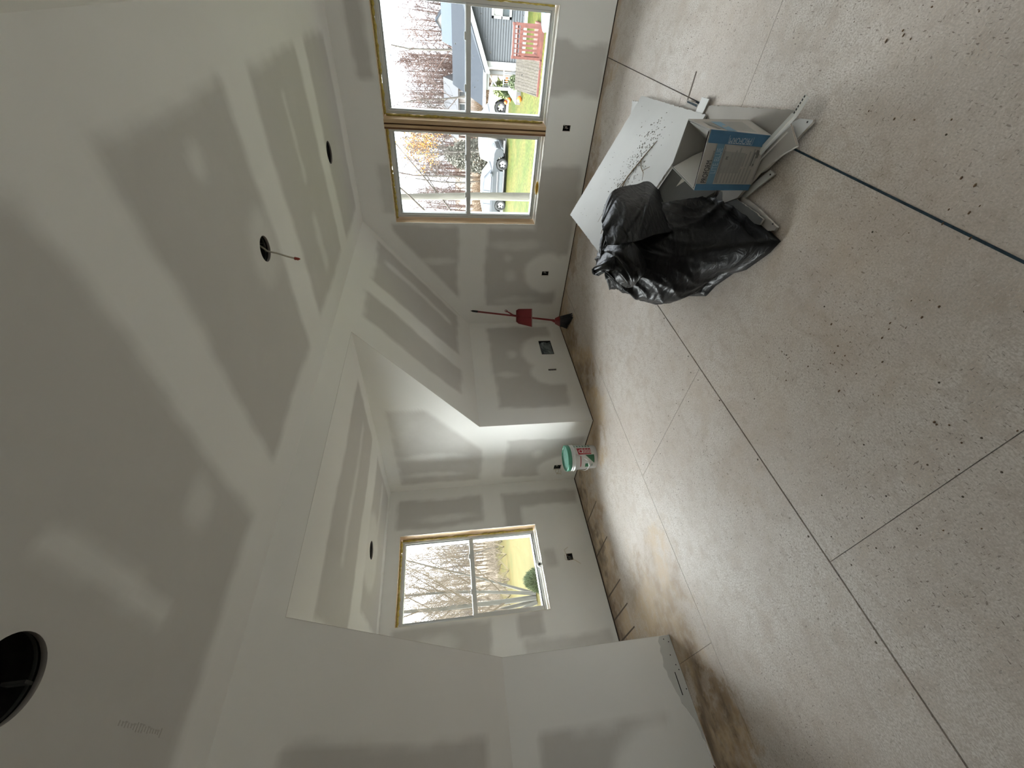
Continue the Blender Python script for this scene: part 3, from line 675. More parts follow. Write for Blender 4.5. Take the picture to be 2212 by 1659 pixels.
for k in range(6): wrap('label_side_text', [(va + .98, .07 + k * .036, .092 + k * .036), (va + 1.25, .07 + k * .036, .092 + k * .036)], mat('label_teal', (.14, .28, .22), .5))
wrap('label_fine_print', [(va - .9, .06, .085), (va - .62, .06, .085)], mat('label_grey', (.42, .48, .45), .5))
ha = va - 1.15
hp0 = [(bx + BR * 1.07 * cos(ha + s), by + BR * 1.07 * sin(ha + s), z) for s, z in ((1.45, .285), (1.2, .20), (.85, .125), (.45, .11), (0, .12), (-.5, .13), (-1.1, .2), (-1.65, .285))]
MB().tube(hp0, .0028, 6).build('bail_handle', mat('steel_wire', (.6, .6, .6), .35, .8), t, smooth=True)
MB().tube(hp0[2:4], .009, 10).build('grip', M_WHT, t, smooth=True)

# ------------------------------------------------------------------ drywall scraps
M_SHT = mat('board_white_face', (.62, .625, .62), .7, var=.05, vscale=4); M_SHG = mat('board_grey_back', (.36, .335, .305), .8, var=.12, vscale=5); M_GYP = mat('gypsum_core', (.60, .57, .52), .9, var=.3, vscale=30)
M_SHADE = mat('board_shade_dark', (.11, .11, .105), .85, var=.2, vscale=4)  # board colour darkened to hold the shade below the offcut
def plate(name, top, th, mtop, label=None, cat='drywall scrap', jag=0, group=None, seed=1, extra=None, mside=None):
    """top polygon (world points, ccw seen from the face) with thickness below it"""
    top = [Vector(p) for p in top]
    nrm = Vector((0, 0, 0))
    for i in range(len(top)): nrm += top[i].cross(top[(i + 1) % len(top)])
    nrm.normalize()
    if nrm.z < 0 and abs(nrm.z) > .1: nrm = -nrm; top.reverse()
    random.seed(seed); P = []
    for i in range(len(top)):
        a, b = top[i], top[(i + 1) % len(top)]; n = max(1, int((b - a).length / .012)) if jag else 1
        e = (b - a).normalized().cross(nrm)
        for k in range(n): P.append(a + (b - a) * (k / n) + (e * random.uniform(-jag, jag) if k else Vector()))
    t = thing(name, tuple(top[0]), label, cat, group)
    MB().prism([p - nrm * .0008 for p in P], -nrm * (th - .0008)).build('core', mside or M_GYP, t, fix=True)
    MB().poly(P).build('face_paper', mtop, t)
    MB().poly([p - nrm * (th + .0004) for p in reversed(P)]).build('back_paper', M_SHADE, t)
    return t, nrm
Vx = Vector
# big white offcut, rising towards the left, lower edge by the blue line
A_ = Vx((2.785, -1.025, .028)); B_ = Vx((1.928, -1.093, .436)); C_ = Vx((2.862, -1.975, .024)); D_ = Vx((1.994, -2.030, .420))
big, bn = plate('drywall_offcut', [A_, B_, D_, C_], .0127, M_SHT, 'large white drywall offcut tilted up behind the black bag, strewn with dirt', jag=.0025, seed=2)
# dirt scattered on that offcut
dm = MB(); random.seed(14); ex = (B_ - A_); ey = (C_ - A_)
def onb(u, v, h=.0012): return A_ + ex * u + ey * v + bn * h
for i in range(330):
    s = random.random(); u = .10 + .62 * s + random.gauss(0, .05); v = .62 - .02 * s + random.gauss(0, .075) - .10 * (1 - s)
    if i % 7 == 0: u, v = random.uniform(.05, .95), random.uniform(.1, .9)
    if not (0.02 < u < .97 and .02 < v < .97): continue
    r = random.uniform(.0011, .0038) if i % 7 else .0014; p = onb(u, v, 0); a = random.uniform(0, pi)
    d1 = (ex.normalized() * cos(a) + ey.normalized() * sin(a)) * r * random.uniform(1, 2.4); d2 = bn.cross(d1).normalized() * r * .6; hgt = bn * .0022
    dm.hexa([p - d1 - d2, p + d1 - d2, p + d1 + d2, p - d1 + d2, p - d1 * .6 - d2 * .6 + hgt, p + d1 * .7 - d2 * .6 + hgt, p + d1 * .7 + d2 * .6 + hgt, p - d1 * .6 + d2 * .6 + hgt])
tag(dm.build('dirt_crumbs', mat('dark_dirt', (.16, .14, .115), .9)), 'dark dirt crumbs scattered across the white drywall offcut', 'debris', kind='stuff')
t = thing('plant_stem', tuple(onb(.5, .6)), 'dry twig with bent root ends lying on the white drywall offcut', 'twig')
q = MB(); q.tube([onb(.22, .66, .004), onb(.34, .62, .004), onb(.50, .58, .005), onb(.62, .60, .004), onb(.78, .66, .004), onb(.9, .72, .003)], [.002, .0035, .004, .0035, .003, .002], 6)
q.tube([onb(.36, .615, .006), onb(.40, .68, .006), onb(.42, .76, .008), onb(.46, .80, .005)], [.003, .0028, .0022, .001], 6); q.tube([onb(.41, .73, .006), onb(.37, .78, .004)], .0015, 5)
q.tube([onb(.5, .585, .006), onb(.66, .545, .006), onb(.86, .57, .004)], [.003, .002, .001], 5)
q.build('stem', mat('dry_twig', (.22, .16, .10), .9), t, smooth=True)
# supports and other scraps below
plate('drywall_scrap', [(2.721, -0.83, .012), (2.733, -0.961, .012), (2.72, -1.14, .012), (2.583, -1.024, .012), (2.605, -0.87, .012)], .0118, M_SHT, 'torn white scrap poking out past the far corner of the big tilted offcut', jag=.005, seed=4)
plate('drywall_scrap', [(2.858, -1.69, .0125), (2.954, -2.254, .0125), (3.016, -2.629, .0125), (2.987, -2.684, .0125), (2.842, -2.630, .0125), (2.668, -2.507, .0125), (2.450, -2.034, .0125), (2.575, -1.636, .0125), (2.750, -1.325, .0125)], .0120, M_SHG, 'wide flat grey drywall sheet lying under the cardboard box', jag=.002, seed=5)
plate('drywall_scrap', [(2.926, -1.869, .0220), (2.933, -1.954, .0220), (2.863, -1.935, .0220), (2.80, -1.89, .0220), (2.80, -1.84, .022)], .008, M_SHT, 'small white strip sticking out from under the near edge of the offcut', jag=.001, seed=6)
plate('drywall_scrap', [(2.884, -1.697, .0150), (2.887, -1.851, .0150), (2.82, -1.862, .0150), (2.80, -1.780, .0150), (2.82, -1.707, .0150)], .006, M_SHG, 'little scrap with a blue chalk mark beside the offcut edge', jag=.002, seed=16)
MB().hexa([(2.871, -1.705, .0152), (2.879, -1.705, .0152), (2.884, -1.835, .0152), (2.872, -1.835, .0152), (2.871, -1.705, .0158), (2.879, -1.705, .0158), (2.884, -1.835, .0158), (2.872, -1.835, .0158)]).build('chalk_mark', M_BLUE, bpy.data.objects['drywall_scrap.003'])
plate('drywall_scrap', [(3.002, -2.711, .028), (3.013, -2.787, .028), (3.006, -2.788, .028), (2.929, -2.746, .028), (2.777, -2.644, .028), (2.692, -2.513, .028), (2.846, -2.543, .028), (2.966, -2.654, .028)], .0125, M_SHT, 'pale drywall strip with a screw in its corner, nearest the camera', jag=0, seed=7)
plate('drywall_scrap', [(2.973, -2.696, .0430), (2.917, -2.784, .0430), (2.869, -2.725, .0430), (2.770, -2.639, .0430), (2.627, -2.564, .0430), (2.561, -2.469, .0430), (2.615, -2.422, .0430), (2.824, -2.591, .0430)], .0127, M_SHG, 'long grey drywall strip just below the leaning metal bead', jag=.001, seed=8)
plate('drywall_scrap', [(2.791, -2.669, .018), (2.785, -2.707, .018), (2.711, -2.648, .018), (2.641, -2.593, .018), (2.610, -2.558, .018), (2.617, -2.516, .018), (2.714, -2.604, .018)], .009, M_SHT, 'short narrow drywall scrap with screw hole between bag and box', jag=0, seed=9)
plate('drywall_scrap', [(2.636, -2.578, .022), (2.634, -2.686, .022), (2.624, -2.809, .022), (2.616, -2.882, .022), (2.600, -2.878, .022), (2.556, -2.791, .022), (2.539, -2.592, .022), (2.567, -2.421, .022)], .0125, M_SHG, 'curved grey drywall scrap partly under the right side of the black bag', jag=.001, seed=10)
plate('drywall_scrap', [(2.602, -2.404, .040), (2.617, -2.591, .040), (2.621, -2.670, .040), (2.617, -2.798, .040), (2.588, -2.793, .040), (2.548, -2.615, .040), (2.528, -2.385, .040)], .010, M_SHADE, 'thin dark scrap with pale torn edge wedged against the black bag', jag=.002, seed=11, mside=M_GYP)
plate('drywall_scrap', [(2.05, -1.96, .33), (2.70, -1.99, .078), (2.74, -2.16, .035), (2.58, -2.35, .03), (2.2, -2.30, .05)], .010, M_SHADE, 'added dark panel standing in for the shade below the offcut between bag and box', jag=0, seed=12)  # added panel; its dark colour paints the shaded gap
sc_ = MB()
for p in ((3.000, -2.762, .0283), (2.775, -2.683, .0183), (2.618, -2.85, .0223)): sc_.lathe(p, [(.004, 0), (.0035, .0015), (0, .001)], 8)
tag(sc_.build('drywall_screws', mat('black_screw', (.02, .02, .02), .5, .5)), 'black drywall screw heads in the corners of the loose scraps', 'screws', kind='stuff')
# metal corner bead leaning on the scraps
t = thing('corner_bead_strip', (2.9, -2.68, .06), 'long perforated metal corner bead strip poking up past the box', 'corner bead')
M_MET = mat('galvanised_bead', (.60, .60, .57), .35, .35)
def strip3(p, q, w1, w2, th=.0012):
    p, q = Vx(p), Vx(q); o = []
    n = w1.cross(q - p).normalized() * th
    m_ = MB(); m_.hexa([p, p + w1, q + w1, q, p + n, p + w1 + n, q + w1 + n, q + n]); return m_
P0, P1, P2 = Vx((2.640, -2.474, .060)), Vx((3.013, -2.735, .080)), Vx((3.087, -2.774, .097))
def vstrip(pts, w, off, th=.0012):
    m_ = MB()
    for a, b in zip(pts[:-1], pts[1:]): m_.hexa([a + off, a + w + off, b + w + off, b + off, a + off + Vx((0, 0, th)), a + w + off + Vx((0, 0, th)), b + w + off + Vx((0, 0, th)), b + off + Vx((0, 0, th))])
    return m_
sd_ = Vx((.007, .010, .003)); dn_ = Vx((-.003, -.005, -.012))
vstrip([P0, P1], sd_ * 1.25, Vx((0, 0, 0))).build('flange', M_MET, t)
vstrip([P1, P2], sd_ * .8, Vx((0, 0, 0))).build('flange', M_MET, t)
vstrip([P0, P1, P2], dn_, Vx((0, 0, 0)), .0014).build('flange', M_MET, t)
MB().tube([P0, P1, P2], .0022, 6).build('nose', mat('bead_nose', (.58, .56, .50), .5, .3), t)
hh = MB()
for k in range(6):
    c = P1.lerp(P2, .12 + k * .16) + sd_ * .42 + Vx((0, 0, .0016)); u = (P2 - P1).normalized() * .0042; w = sd_.normalized() * .0028
    hh.hexa([c - u - w, c + u - w, c + u + w, c - u + w] + [q + Vx((0, 0, .0006)) for q in (c - u - w, c + u - w, c + u + w, c - u + w)])
hh.build('perforations', M_DARK, t)
t = thing('corner_bead_strip', (2.95, -2.75, .05), 'short bent tan strip lying across the scraps below the long metal bead', 'corner bead')
strip3((2.985, -2.708, .062), (2.921, -2.785, .045), Vx((.006, .003, .001)), None, .003).build('flange', mat('tan_strip', (.42, .36, .30), .7), t)
t = thing('corner_bead_strip', (2.7, -2.6, .05), 'thin pale strip lying parallel under the metal bead beside the box', 'corner bead')
strip3((2.684, -2.530, .050), (2.951, -2.715, .058), Vx((.004, .006, -.001)), None, .003).build('flange', mat('pale_strip', (.50, .47, .43), .7), t)

# ------------------------------------------------------------------ joint compound carton
k = dict(FRt=(2.922, -2.592, .335), FLt=(2.67, -2.605, .316), BRt=(2.905, -2.329, .31), BLt=(2.685, -2.319, .315),
         FRb=(2.916, -2.619, .050), FLb=(2.682, -2.618, .044), BRb=(2.923, -2.36, .016), BLb=(2.683, -2.353, .018))
k = {a: Vx(b) for a, b in k.items()}
t = thing('cardboard_carton', (2.80, -2.48, .03), 'open white and blue joint compound carton with printed lettering on the scrap pile', 'box')
M_CRT = mat('carton_white', (.50, .475, .44), .75, var=.08, vscale=6); M_CIN = mat('carton_inside', (.40, .39, .37), .85, var=.12, vscale=5); M_CBL = mat('carton_blue', (.075, .20, .35), .6, var=.15, vscale=15); M_CLB = mat('carton_band_blue', (.16, .30, .42), .6); M_PRT = mat('print_grey', (.17, .165, .16), .7); M_PLG = mat('print_light', (.34, .33, .31), .7); M_BLKP = mat('print_black', (.015, .015, .02), .7)
def wall(nm, a, b, c, d, mo, mi, th=.004):
    n = (b - a).cross(d - a).normalized() * th   # n points outwards
    MB().prism([a - n, b - n, c - n, d - n], n * .9).build(nm, mi, t); MB().poly([a, b, c, d]).build(nm + '_print', mo, t)
wall('front_panel', k['FLb'], k['FRb'], k['FRt'], k['FLt'], M_CRT, M_CIN)
wall('side_panel', k['FRb'], k['BRb'], k['BRt'], k['FRt'], M_CRT, M_CIN)
wall('back_panel', k['BRb'], k['BLb'], k['BLt'], k['BRt'], M_CRT, M_CIN)
wall('side_panel', k['BLb'], k['FLb'], k['FLt'], k['BLt'], M_CRT, M_CIN)
MB().prism([k['FLb'] + Vx((0, 0, .004)), k['FRb'] + Vx((0, 0, .004)), k['BRb'] + Vx((0, 0, .004)), k['BLb'] + Vx((0, 0, .004))], (0, 0, .003)).build('base_panel', M_CIN, t)
def fr(u, v, h=.0012):  # front face point, u to the right 0..1, v up 0..1
    a = k['FLb'].lerp(k['FRb'], u); b = k['FLt'].lerp(k['FRt'], u); n = (k['FRb'] - k['FLb']).cross(k['FLt'] - k['FLb']).normalized()
    return a.lerp(b, v) + n * h
def sd(u, v, h=.0012):
    a = k['FRb'].lerp(k['BRb'], u); b = k['FRt'].lerp(k['BRt'], u); n = (k['BRb'] - k['FRb']).cross(k['FRt'] - k['FRb']).normalized()
    return a.lerp(b, v) + n * h
def patch(nm, fn, u0, u1, v0, v1, m, h=.0012, par=None): return MB().poly([fn(u0, v0, h), fn(u1, v0, h), fn(u1, v1, h), fn(u0, v1, h)]).build(nm, m, par or t)
# raised blue tape-like corner strips
MB().prism([fr(.80, .0), fr(1.0, 0), fr(1.0, .985), fr(.80, .985)], (fr(0, 0, .006) - fr(0, 0, .0012))).build('blue_corner_strip', M_CBL, t)
patch('blue_corner_strip', fr, 0, .115, 0, 1, M_CBL)
patch('blue_band', fr, .115, .80, .70, .82, M_CLB, .0013)
patch('blue_band', sd, 0, .75, .56, .72, M_CLB, .0014)
patch('side_print', sd, .08, .6, .80, .86, M_PLG, .0014)
def text(body, fn, u, v, size, m, rot=0, nm='lettering', h=.0022, width=None):
    cu = bpy.data.curves.new(nm, 'FONT'); cu.body = body; cu.size = size; cu.extrude = .0001
    oc = bpy.data.objects.new(nm, cu); COL.objects.link(oc); bpy.context.view_layer.update()
    me = bpy.data.meshes.new_from_object(oc.evaluated_get(bpy.context.evaluated_depsgraph_get())); bpy.data.objects.remove(oc); me.materials.clear(); me.materials.append(m)
    o = bpy.data.objects.new(nm, me); COL.objects.link(o)
    p = fn(u, v, h); ux = (fn(u + .1, v, h) - p).normalized(); uy = (fn(u, v + .1, h) - p); uz = ux.cross(uy).normalized(); uy = uz.cross(ux)
    if rot: c, s = cos(rot), sin(rot); ux, uy = ux * c + uy * s, uy * c - ux * s
    sx = 1
    if width:
        xs = [v.co.x for v in me.vertices]; sx = width / max(max(xs) - min(xs), 1e-4)
    o.parent = t
    o.matrix_local = Matrix.Translation(p - W[t]) @ Matrix((ux, uy, uz)).transposed().to_4x4() @ Matrix.Diagonal((sx, 1, 1, 1))
    return o
text('PROFORM', fr, .135, .835, .036, M_BLKP, width=.095)
text('LITE BLUE', fr, .30, .717, .036, mat('letters_pale', (.40, .52, .60), .6), width=.105)
text('PROFORM', fr, .930, .30, .034, mat('letters_white', (.50, .56, .62), .6), rot=radians(90), h=.0085, width=.100)
pp = MB()
for (u0, u1, v0, v1) in ((.822, .945, .275, .280), (.822, .945, .668, .673), (.818, .825, .275, .672)): pp.poly([fr(u0, v0, .0075), fr(u1, v0, .0075), fr(u1, v1, .0075), fr(u0, v1, .0075)])
pp.build('letter_outline', mat('letters_white2', (.46, .53, .60), .6), t)
text('PROFORM', sd, .10, .76, .03, M_PLG, width=.12)
text('Joint Compound', fr, .38, .832, .013, M_PRT, width=.075, nm='fine_print'); text('M', fr, .55, .575, .016, M_BLKP, nm='emblem')
pr_ = MB()
for i in range(10):
    v = .64 - .058 * i
    for (u0, u1) in ((.135, .40 + .02 * (i % 3)), (.44, .76 - .05 * ((i * 7) % 4))):
        if u0 > .3 and i < 2: continue
        for hgt in (0, .022): pr_.poly([fr(u0, v - .014 + hgt * 0), fr(u1, v - .014), fr(u1, v + .010 - hgt), fr(u0, v + .010 - hgt)])
pr_.build('printed_paragraphs', M_PLG, t)
for (u0, u1, v0, v1) in ((.14, .77, .672, .680), (.135, .74, .655, .660), (.46, .70, .145, .165), (.46, .50, .10, .13), (.60, .72, .08, .125), (.66, .74, .10, .14)): patch('printed_rule', fr, u0, u1, v0, v1, M_PRT, .0016)
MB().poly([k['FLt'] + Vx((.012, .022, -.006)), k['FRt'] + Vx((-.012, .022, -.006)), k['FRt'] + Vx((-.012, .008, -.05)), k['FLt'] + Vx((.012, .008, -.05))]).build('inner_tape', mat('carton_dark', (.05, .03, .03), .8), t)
# flaps folded inwards
n_in = Vx((0, 0, -1))
def flap(a, b, depth, lean, m=M_CIN, label=None, nm='flap'):
    d = b - a; out = Vx((-d.y, d.x, 0)).normalized(); q = []
    for s, e in ((0, 0), (.0, .35), (.08, .8), (.2, 1), (.8, 1), (.92, .8), (1, .35), (1, 0)):
        q.append(a + d * s + (out * lean + n_in * (1 - abs(lean))) * depth * e)
    return MB().prism(q, out * .003).build(nm, m, t)
flap(k['BRt'] - Vx((.006, .0, .002)), k['FRt'] - Vx((.008, -.02, .002)), .075, -.35) if 0 else None
f1 = MB(); a, b = k['FRt'] + Vx((-.006, .015, -.003)), k['BRt'] + Vx((-.006, -.02, -.003))
f1.prism([a, b, b + Vx((-.055, -.03, -.085)), b + Vx((-.062, -.06, -.10)), a + Vx((-.062, .05, -.10)), a + Vx((-.055, .02, -.085))], (-.003, 0, 0)).build('flap', M_CIN, t)
f2 = MB(); a, b = k['FLt'] + Vx((.006, .02, -.002)), k['BLt'] + Vx((.006, -.02, -.002))
f2.prism([a, b, b + Vx((.06, -.02, -.075)), b + Vx((.088, -.05, -.10)), a + Vx((.085, .05, -.10)), a + Vx((.06, .02, -.07))], (.003, 0, .0)).build('flap', mat('flap_light', (.50, .49, .465), .8), t)
f3 = MB(); a, b = k['BRt'] + Vx((-.01, -.006, -.002)), k['BLt'] + Vx((.01, -.006, -.002))
f3.prism([a, b, b + Vx((.02, -.03, -.12)), a + Vx((-.02, -.03, -.12))], (0, -.003, 0)).build('flap', M_CIN, t)
# ------------------------------------------------------------------ black rubbish bag
def bag():
    foot = [(1.84, -2.23), (2.094, -2.629), (2.177, -2.663), (2.313, -2.756), (2.370, -2.824), (2.425, -2.860), (2.506, -2.913), (2.579, -2.939), (2.583, -2.869), (2.588, -2.751), (2.588, -2.62), (2.585, -2.50), (2.57, -2.38), (2.53, -2.24), (2.44, -2.14), (2.30, -2.06), (2.10, -2.03), (1.94, -2.08)]
    cx, cy = 2.26, -2.42
    N = 160
    def footr(th):
        best = None
        dx, dy = cos(th), sin(th)
        for i in range(len(foot)):
            ax, ay = foot[i][0] - cx, foot[i][1] - cy; bx_, by_ = foot[(i + 1) % len(foot)][0] - cx, foot[(i + 1) % len(foot)][1] - cy
            ex_, ey_ = bx_ - ax, by_ - ay; det = dx * (-ey_) + dy * ex_
            if abs(det) < 1e-9: continue
            tt = (ax * (-ey_) + ay * ex_) / det; s = (dx * ay - dy * ax) / det
            if tt > 0 and -1e-6 <= s <= 1 + 1e-6: best = tt if best is None else max(best, tt)
        return best or .3
    FR = [footr(2 * pi * i / N) for i in range(N)]
    vw = Vector((-.705, .709)); rt = Vector((.709, .705))
    # rings: z, centre offset along right, along view depth, radius right, radius depth, weight of the footprint shape
    rings = [(.003, 0, 0, .0, .0, 1, .30), (.002, 0, 0, 0, 0, 1, .80), (.004, 0, 0, 0, 0, 1, .97), (.016, 0, 0, 0, 0, 1, 1.0), (.04, 0, 0, 0, 0, 1, .985), (.08, .0, .0, .30, .28, .86, .97), (.13, -.005, .01, .298, .285, .6, .95), (.19, -.008, .03, .298, .285, .3, .95),
             (.25, -.004, .05, .294, .28, .1, 1), (.31, .004, .07, .284, .27, 0, 1), (.37, .020, .08, .268, .25, 0, 1), (.42, .032, .09, .250, .23, 0, 1), (.465, .042, .10, .230, .21, 0, 1), (.505, .045, .10, .202, .18, 0, 1),
             (.535, .040, .10, .172, .15, 0, 1), (.555, .030, .10, .14, .12, 0, 1), (.568, .02, .10, .10, .09, 0, 1), (.575, .01, .10, .06, .05, 0, 1), (.578, .0, .10, .02, .015, 0, 1)]
    # interpolate to many rings
    RR = []
    for a, b in zip(rings[:-1], rings[1:]):
        k_ = max(1, int(((b[0] - a[0]) + abs(b[3] - a[3]) * .5 + abs(b[6] - a[6]) * .25) / .010))
        for j in range(k_): RR.append([a[q] + (b[q] - a[q]) * j / k_ for q in range(7)])
    RR.append(list(rings[-1]))
    V = []; F = []
    def fold(th, z):
        # hanging creases: ridges roughly vertical that gather towards the neck, plus finer crinkles
        u = th + .35 * sin(z * 7) + .12 * sin(3 * th + z * 11)
        up = ss(z, .28, .52)
        r1 = (1 - abs(sin(4.5 * u + 2.2 * z))) ** 3 * .030 * (.35 + .9 * up)
        r2 = (1 - abs(sin(9.5 * u - 5 * z + 1.1 * sin(z * 13)))) ** 3 * .014 * (.6 + .7 * up)
        r3 = (1 - abs(sin(95 * z + 2.2 * sin(3 * th + 5 * z) + 1.4 * sin(7 * th)))) ** 2 * .0055 * ss(z, .06, .16) * (1 - .8 * up) * (.5 + .5 * sin(4 * th + 9 * z))
        h1 = (1 - abs(sin(15 * z + 2.5 * th + 1.7 * sin(2 * th)))) ** 3 * .010 * (.4 + up)
        h2 = .010 * sin(5 * th + 17 * z) * sin(3 * th - 9 * z)
        return (r1 + r2 + r3 + h1 + h2 - .012) * ss(z, .012, .06)
    for z, ro, vo, ra, rv, wf, sc in RR:
        cc = Vector((cx, cy)) + rt * ro + vw * vo
        for i in range(N):
            th = 2 * pi * i / N; d = Vector((cos(th), sin(th)))
            a, b = d.dot(rt), d.dot(vw)
            re = 1 / math.sqrt((a / max(ra, 1e-4)) ** 2 + (b / max(rv, 1e-4)) ** 2) if ra > 0 else 0
            r = FR[i] * wf * sc + re * (1 - wf)
            r = max(.0, r + fold(th, z) * min(1, r / .12))
            zz = z + (.012 * sin(7 * th + 3) * ss(z, .3, .5) + .02 * ss(z, .45, .55) * sin(3 * th + 1))
            p = cc + d * r; V.append((p.x, p.y, max(.002, zz)))
    nr = len(RR)
    for j in range(nr - 1):
        for i in range(N):
            a = j * N + i; b = j * N + (i + 1) % N; F.append((a, b, b + N, a + N))
    F.append(tuple(reversed(range(N)))); F.append(tuple((nr - 1) * N + i for i in range(N)))
    return V, F
M_BAG = bpy.data.materials.new('black_bag_plastic'); M_BAG.use_nodes = True
bb_ = M_BAG.node_tree.nodes['Principled BSDF']; bb_.inputs['Base Color'].default_value = (.006, .006, .0065, 1); bb_.inputs['Roughness'].default_value = .36; bb_.inputs['Specular IOR Level'].default_value = .28
tb = M_BAG.node_tree; tcn = nd(tb, 'ShaderNodeTexCoord'); mp = nd(tb, 'ShaderNodeMapping'); mp.inputs['Scale'].default_value = (.40, .40, 1.3); tb.links.new(tcn.outputs['Object'], mp.inputs[0])
n1 = nd(tb, 'ShaderNodeTexNoise', Scale=26.0, Detail=5.0, Distortion=.8); tb.links.new(mp.outputs[0], n1.inputs['Vector'])
n2 = nd(tb, 'ShaderNodeTexNoise', Scale=90.0, Detail=3.0); tb.links.new(mp.outputs[0], n2.inputs['Vector'])
b1 = nd(tb, 'ShaderNodeBump', Strength=.42, Distance=.02); tb.links.new(n1.outputs['Fac'], b1.inputs['Height'])
b2 = nd(tb, 'ShaderNodeBump', Strength=.12, Distance=.006); tb.links.new(n2.outputs['Fac'], b2.inputs['Height']); tb.links.new(b1.outputs[0], b2.inputs['Normal']); tb.links.new(b2.outputs[0], bb_.inputs['Normal'])
t = thing('rubbish_bag', (2.26, -2.42, 0), 'full black plastic rubbish bag standing beside the carton, gathered at top', 'rubbish bag')
V_, F_ = bag(); m_ = MB(); m_.v, m_.f = V_, F_
m_.build('bag_body', M_BAG, t, smooth=True)
# crumpled sheets: neck, top flap and the left tail
def crumple(nm, ctrl, nu, nv, amp, seed, mm=M_BAG):
    """bicubic-ish sheet from a control grid ctrl[row][col] with creases"""
    random.seed(seed); R_, Cc = len(ctrl), len(ctrl[0]); q = MB()
    ph = [random.uniform(0, 6.3) for _ in range(8)]
    def cat(p, u):
        n = len(p) - 1; x = u * n; i = min(int(x), n - 1); f = x - i
        a, b, c, d = p[max(i - 1, 0)], p[i], p[i + 1], p[min(i + 2, n)]
        return b + (c - a) * (.5 * f) + (a * 2 - b * 5 + c * 4 - d) * (.5 * f * f) + ((b - c) * 3 + d - a) * (.5 * f ** 3)
    CR = []
    for _ in range(26):
        an = random.gauss(1.1, .55); CR.append((random.random(), random.random(), cos(an), sin(an), random.uniform(.03, .12), random.choice((-1, 1, 1)) * random.uniform(.4, 1.3), random.uniform(.25, .8)))
    g = [[Vector(p) for p in row] for row in ctrl]
    for i in range(nu + 1):
        u = i / nu; row = [cat([g[r][c] for r in range(R_)], u) for c in range(Cc)]
        for j in range(nv + 1):
            v = j / nv; p = cat(row, v)
            f = .35 * sin(4 * v + 3 * u + ph[0]) * sin(3 * u + ph[3])
            for cu_, cv_, ca, sa, w_, am_, ln in CR:
                du, dv_ = u - cu_, v - cv_; dd_ = abs(du * ca + dv_ * sa); ll = abs(-du * sa + dv_ * ca)
                f += am_ * max(0, 1 - dd_ / w_) * max(0, 1 - (ll / ln) ** 2)
            nrm = Vector((sin(ph[4]) * .4 + .45, -.75, .5)).normalized(); q.v.append(tuple(p + nrm * f * amp))
    for i in range(nu):
        for j in range(nv): a = i * (nv + 1) + j; q.f.append((a, a + 1, a + nv + 2, a + nv + 1))
    o = q.build(nm, mm, t, smooth=True); md = o.modifiers.new('s', 'SOLIDIFY'); md.thickness = .002; return o
BAGP = {'flap_top': [[(2.412, -2.218, 0.592), (2.487, -2.114, 0.517), (2.51, -2.063, 0.362), (2.522, -2.052, 0.282), (2.487, -2.114, 0.227)],
                     [(2.397, -2.402, 0.651), (2.468, -2.387, 0.572), (2.496, -2.388, 0.462), (2.507, -2.349, 0.384), (2.473, -2.354, 0.279)],
                     [(2.353, -2.53, 0.648), (2.399, -2.597, 0.585), (2.417, -2.607, 0.519), (2.434, -2.562, 0.405), (2.431, -2.523, 0.283)]],
        'neck': [[(2.195, -2.517, 0.671), (2.222, -2.462, 0.65), (2.316, -2.426, 0.607), (2.388, -2.467, 0.564)],
                 [(2.248, -2.635, 0.66), (2.303, -2.636, 0.643), (2.374, -2.65, 0.609), (2.408, -2.616, 0.549)],
                 [(2.202, -2.652, 0.589), (2.266, -2.715, 0.568), (2.317, -2.735, 0.523), (2.354, -2.684, 0.498)],
                 [(2.159, -2.638, 0.527), (2.198, -2.684, 0.512), (2.263, -2.732, 0.518), (2.304, -2.734, 0.486)]]}
crumple('top_fold', BAGP['flap_top'], 60, 70, .013, 5)
crumple('neck_gather', BAGP['neck'], 60, 60, .012, 9)
# knotted tail of the neck
q = MB(); random.seed(31); c = BAGP['neck'][0][0]; c1 = Vector(BAGP['neck'][1][1]); c0_ = Vector(BAGP['neck'][0][0])
q.tube([c1 + Vector((0, 0, -.03)), c1.lerp(c0_, .4), c0_ + Vector((0, 0, -.004)), c0_ + Vector((-.002, 0, .018))], [.045, .026, .024, .017], 14)
V2 = []
for i, p in enumerate(q.v): V2.append((p[0] + .006 * sin(i * 2.3), p[1] + .005 * sin(i * 3.7), p[2] + .005 * sin(i * 1.9)))
q.v = V2; q.build('knot', M_BAG, t, smooth=True)

# little things on the window sills
t = thing('yellow_pull_tab', (1.74, .052, GZ[0]), 'small yellow oval plastic loop standing on the sill of the left gable window', 'plastic loop')
MB().tube([(1.74 + .064 * cos(a), .052, GZ[0] + .016 + .012 * sin(a)) for a in [2 * pi * i / 28 for i in range(29)]], .0045, 8, cap=False).build('loop', mat('yellow_plastic', (.75, .48, .03), .35), t, smooth=True)
MB().box((1.69, .046, GZ[0] + .008), (1.79, .058, GZ[0] + .024)).build('core', mat('amber_core', (.42, .22, .02), .4), t, bevel=.004)
t = thing('tape_roll', (-D - .03, -2.79, DWZ[0]), 'small white and black tape roll resting on the dormer window sill', 'tape roll')
MB().lathe((-D - .045, -2.79, DWZ[0] + .027), [(.012, -.012), (.027, -.012), (.027, .012), (.012, .012), (.012, -.012)], 24, 'x').build('roll', M_WHT, t, smooth=False)
MB().lathe((-D - .045, -2.79, DWZ[0] + .027), [(.0, -.0125), (.013, -.0125), (.013, .0125), (0, .0125)], 20, 'x').build('core', M_BLK, t)

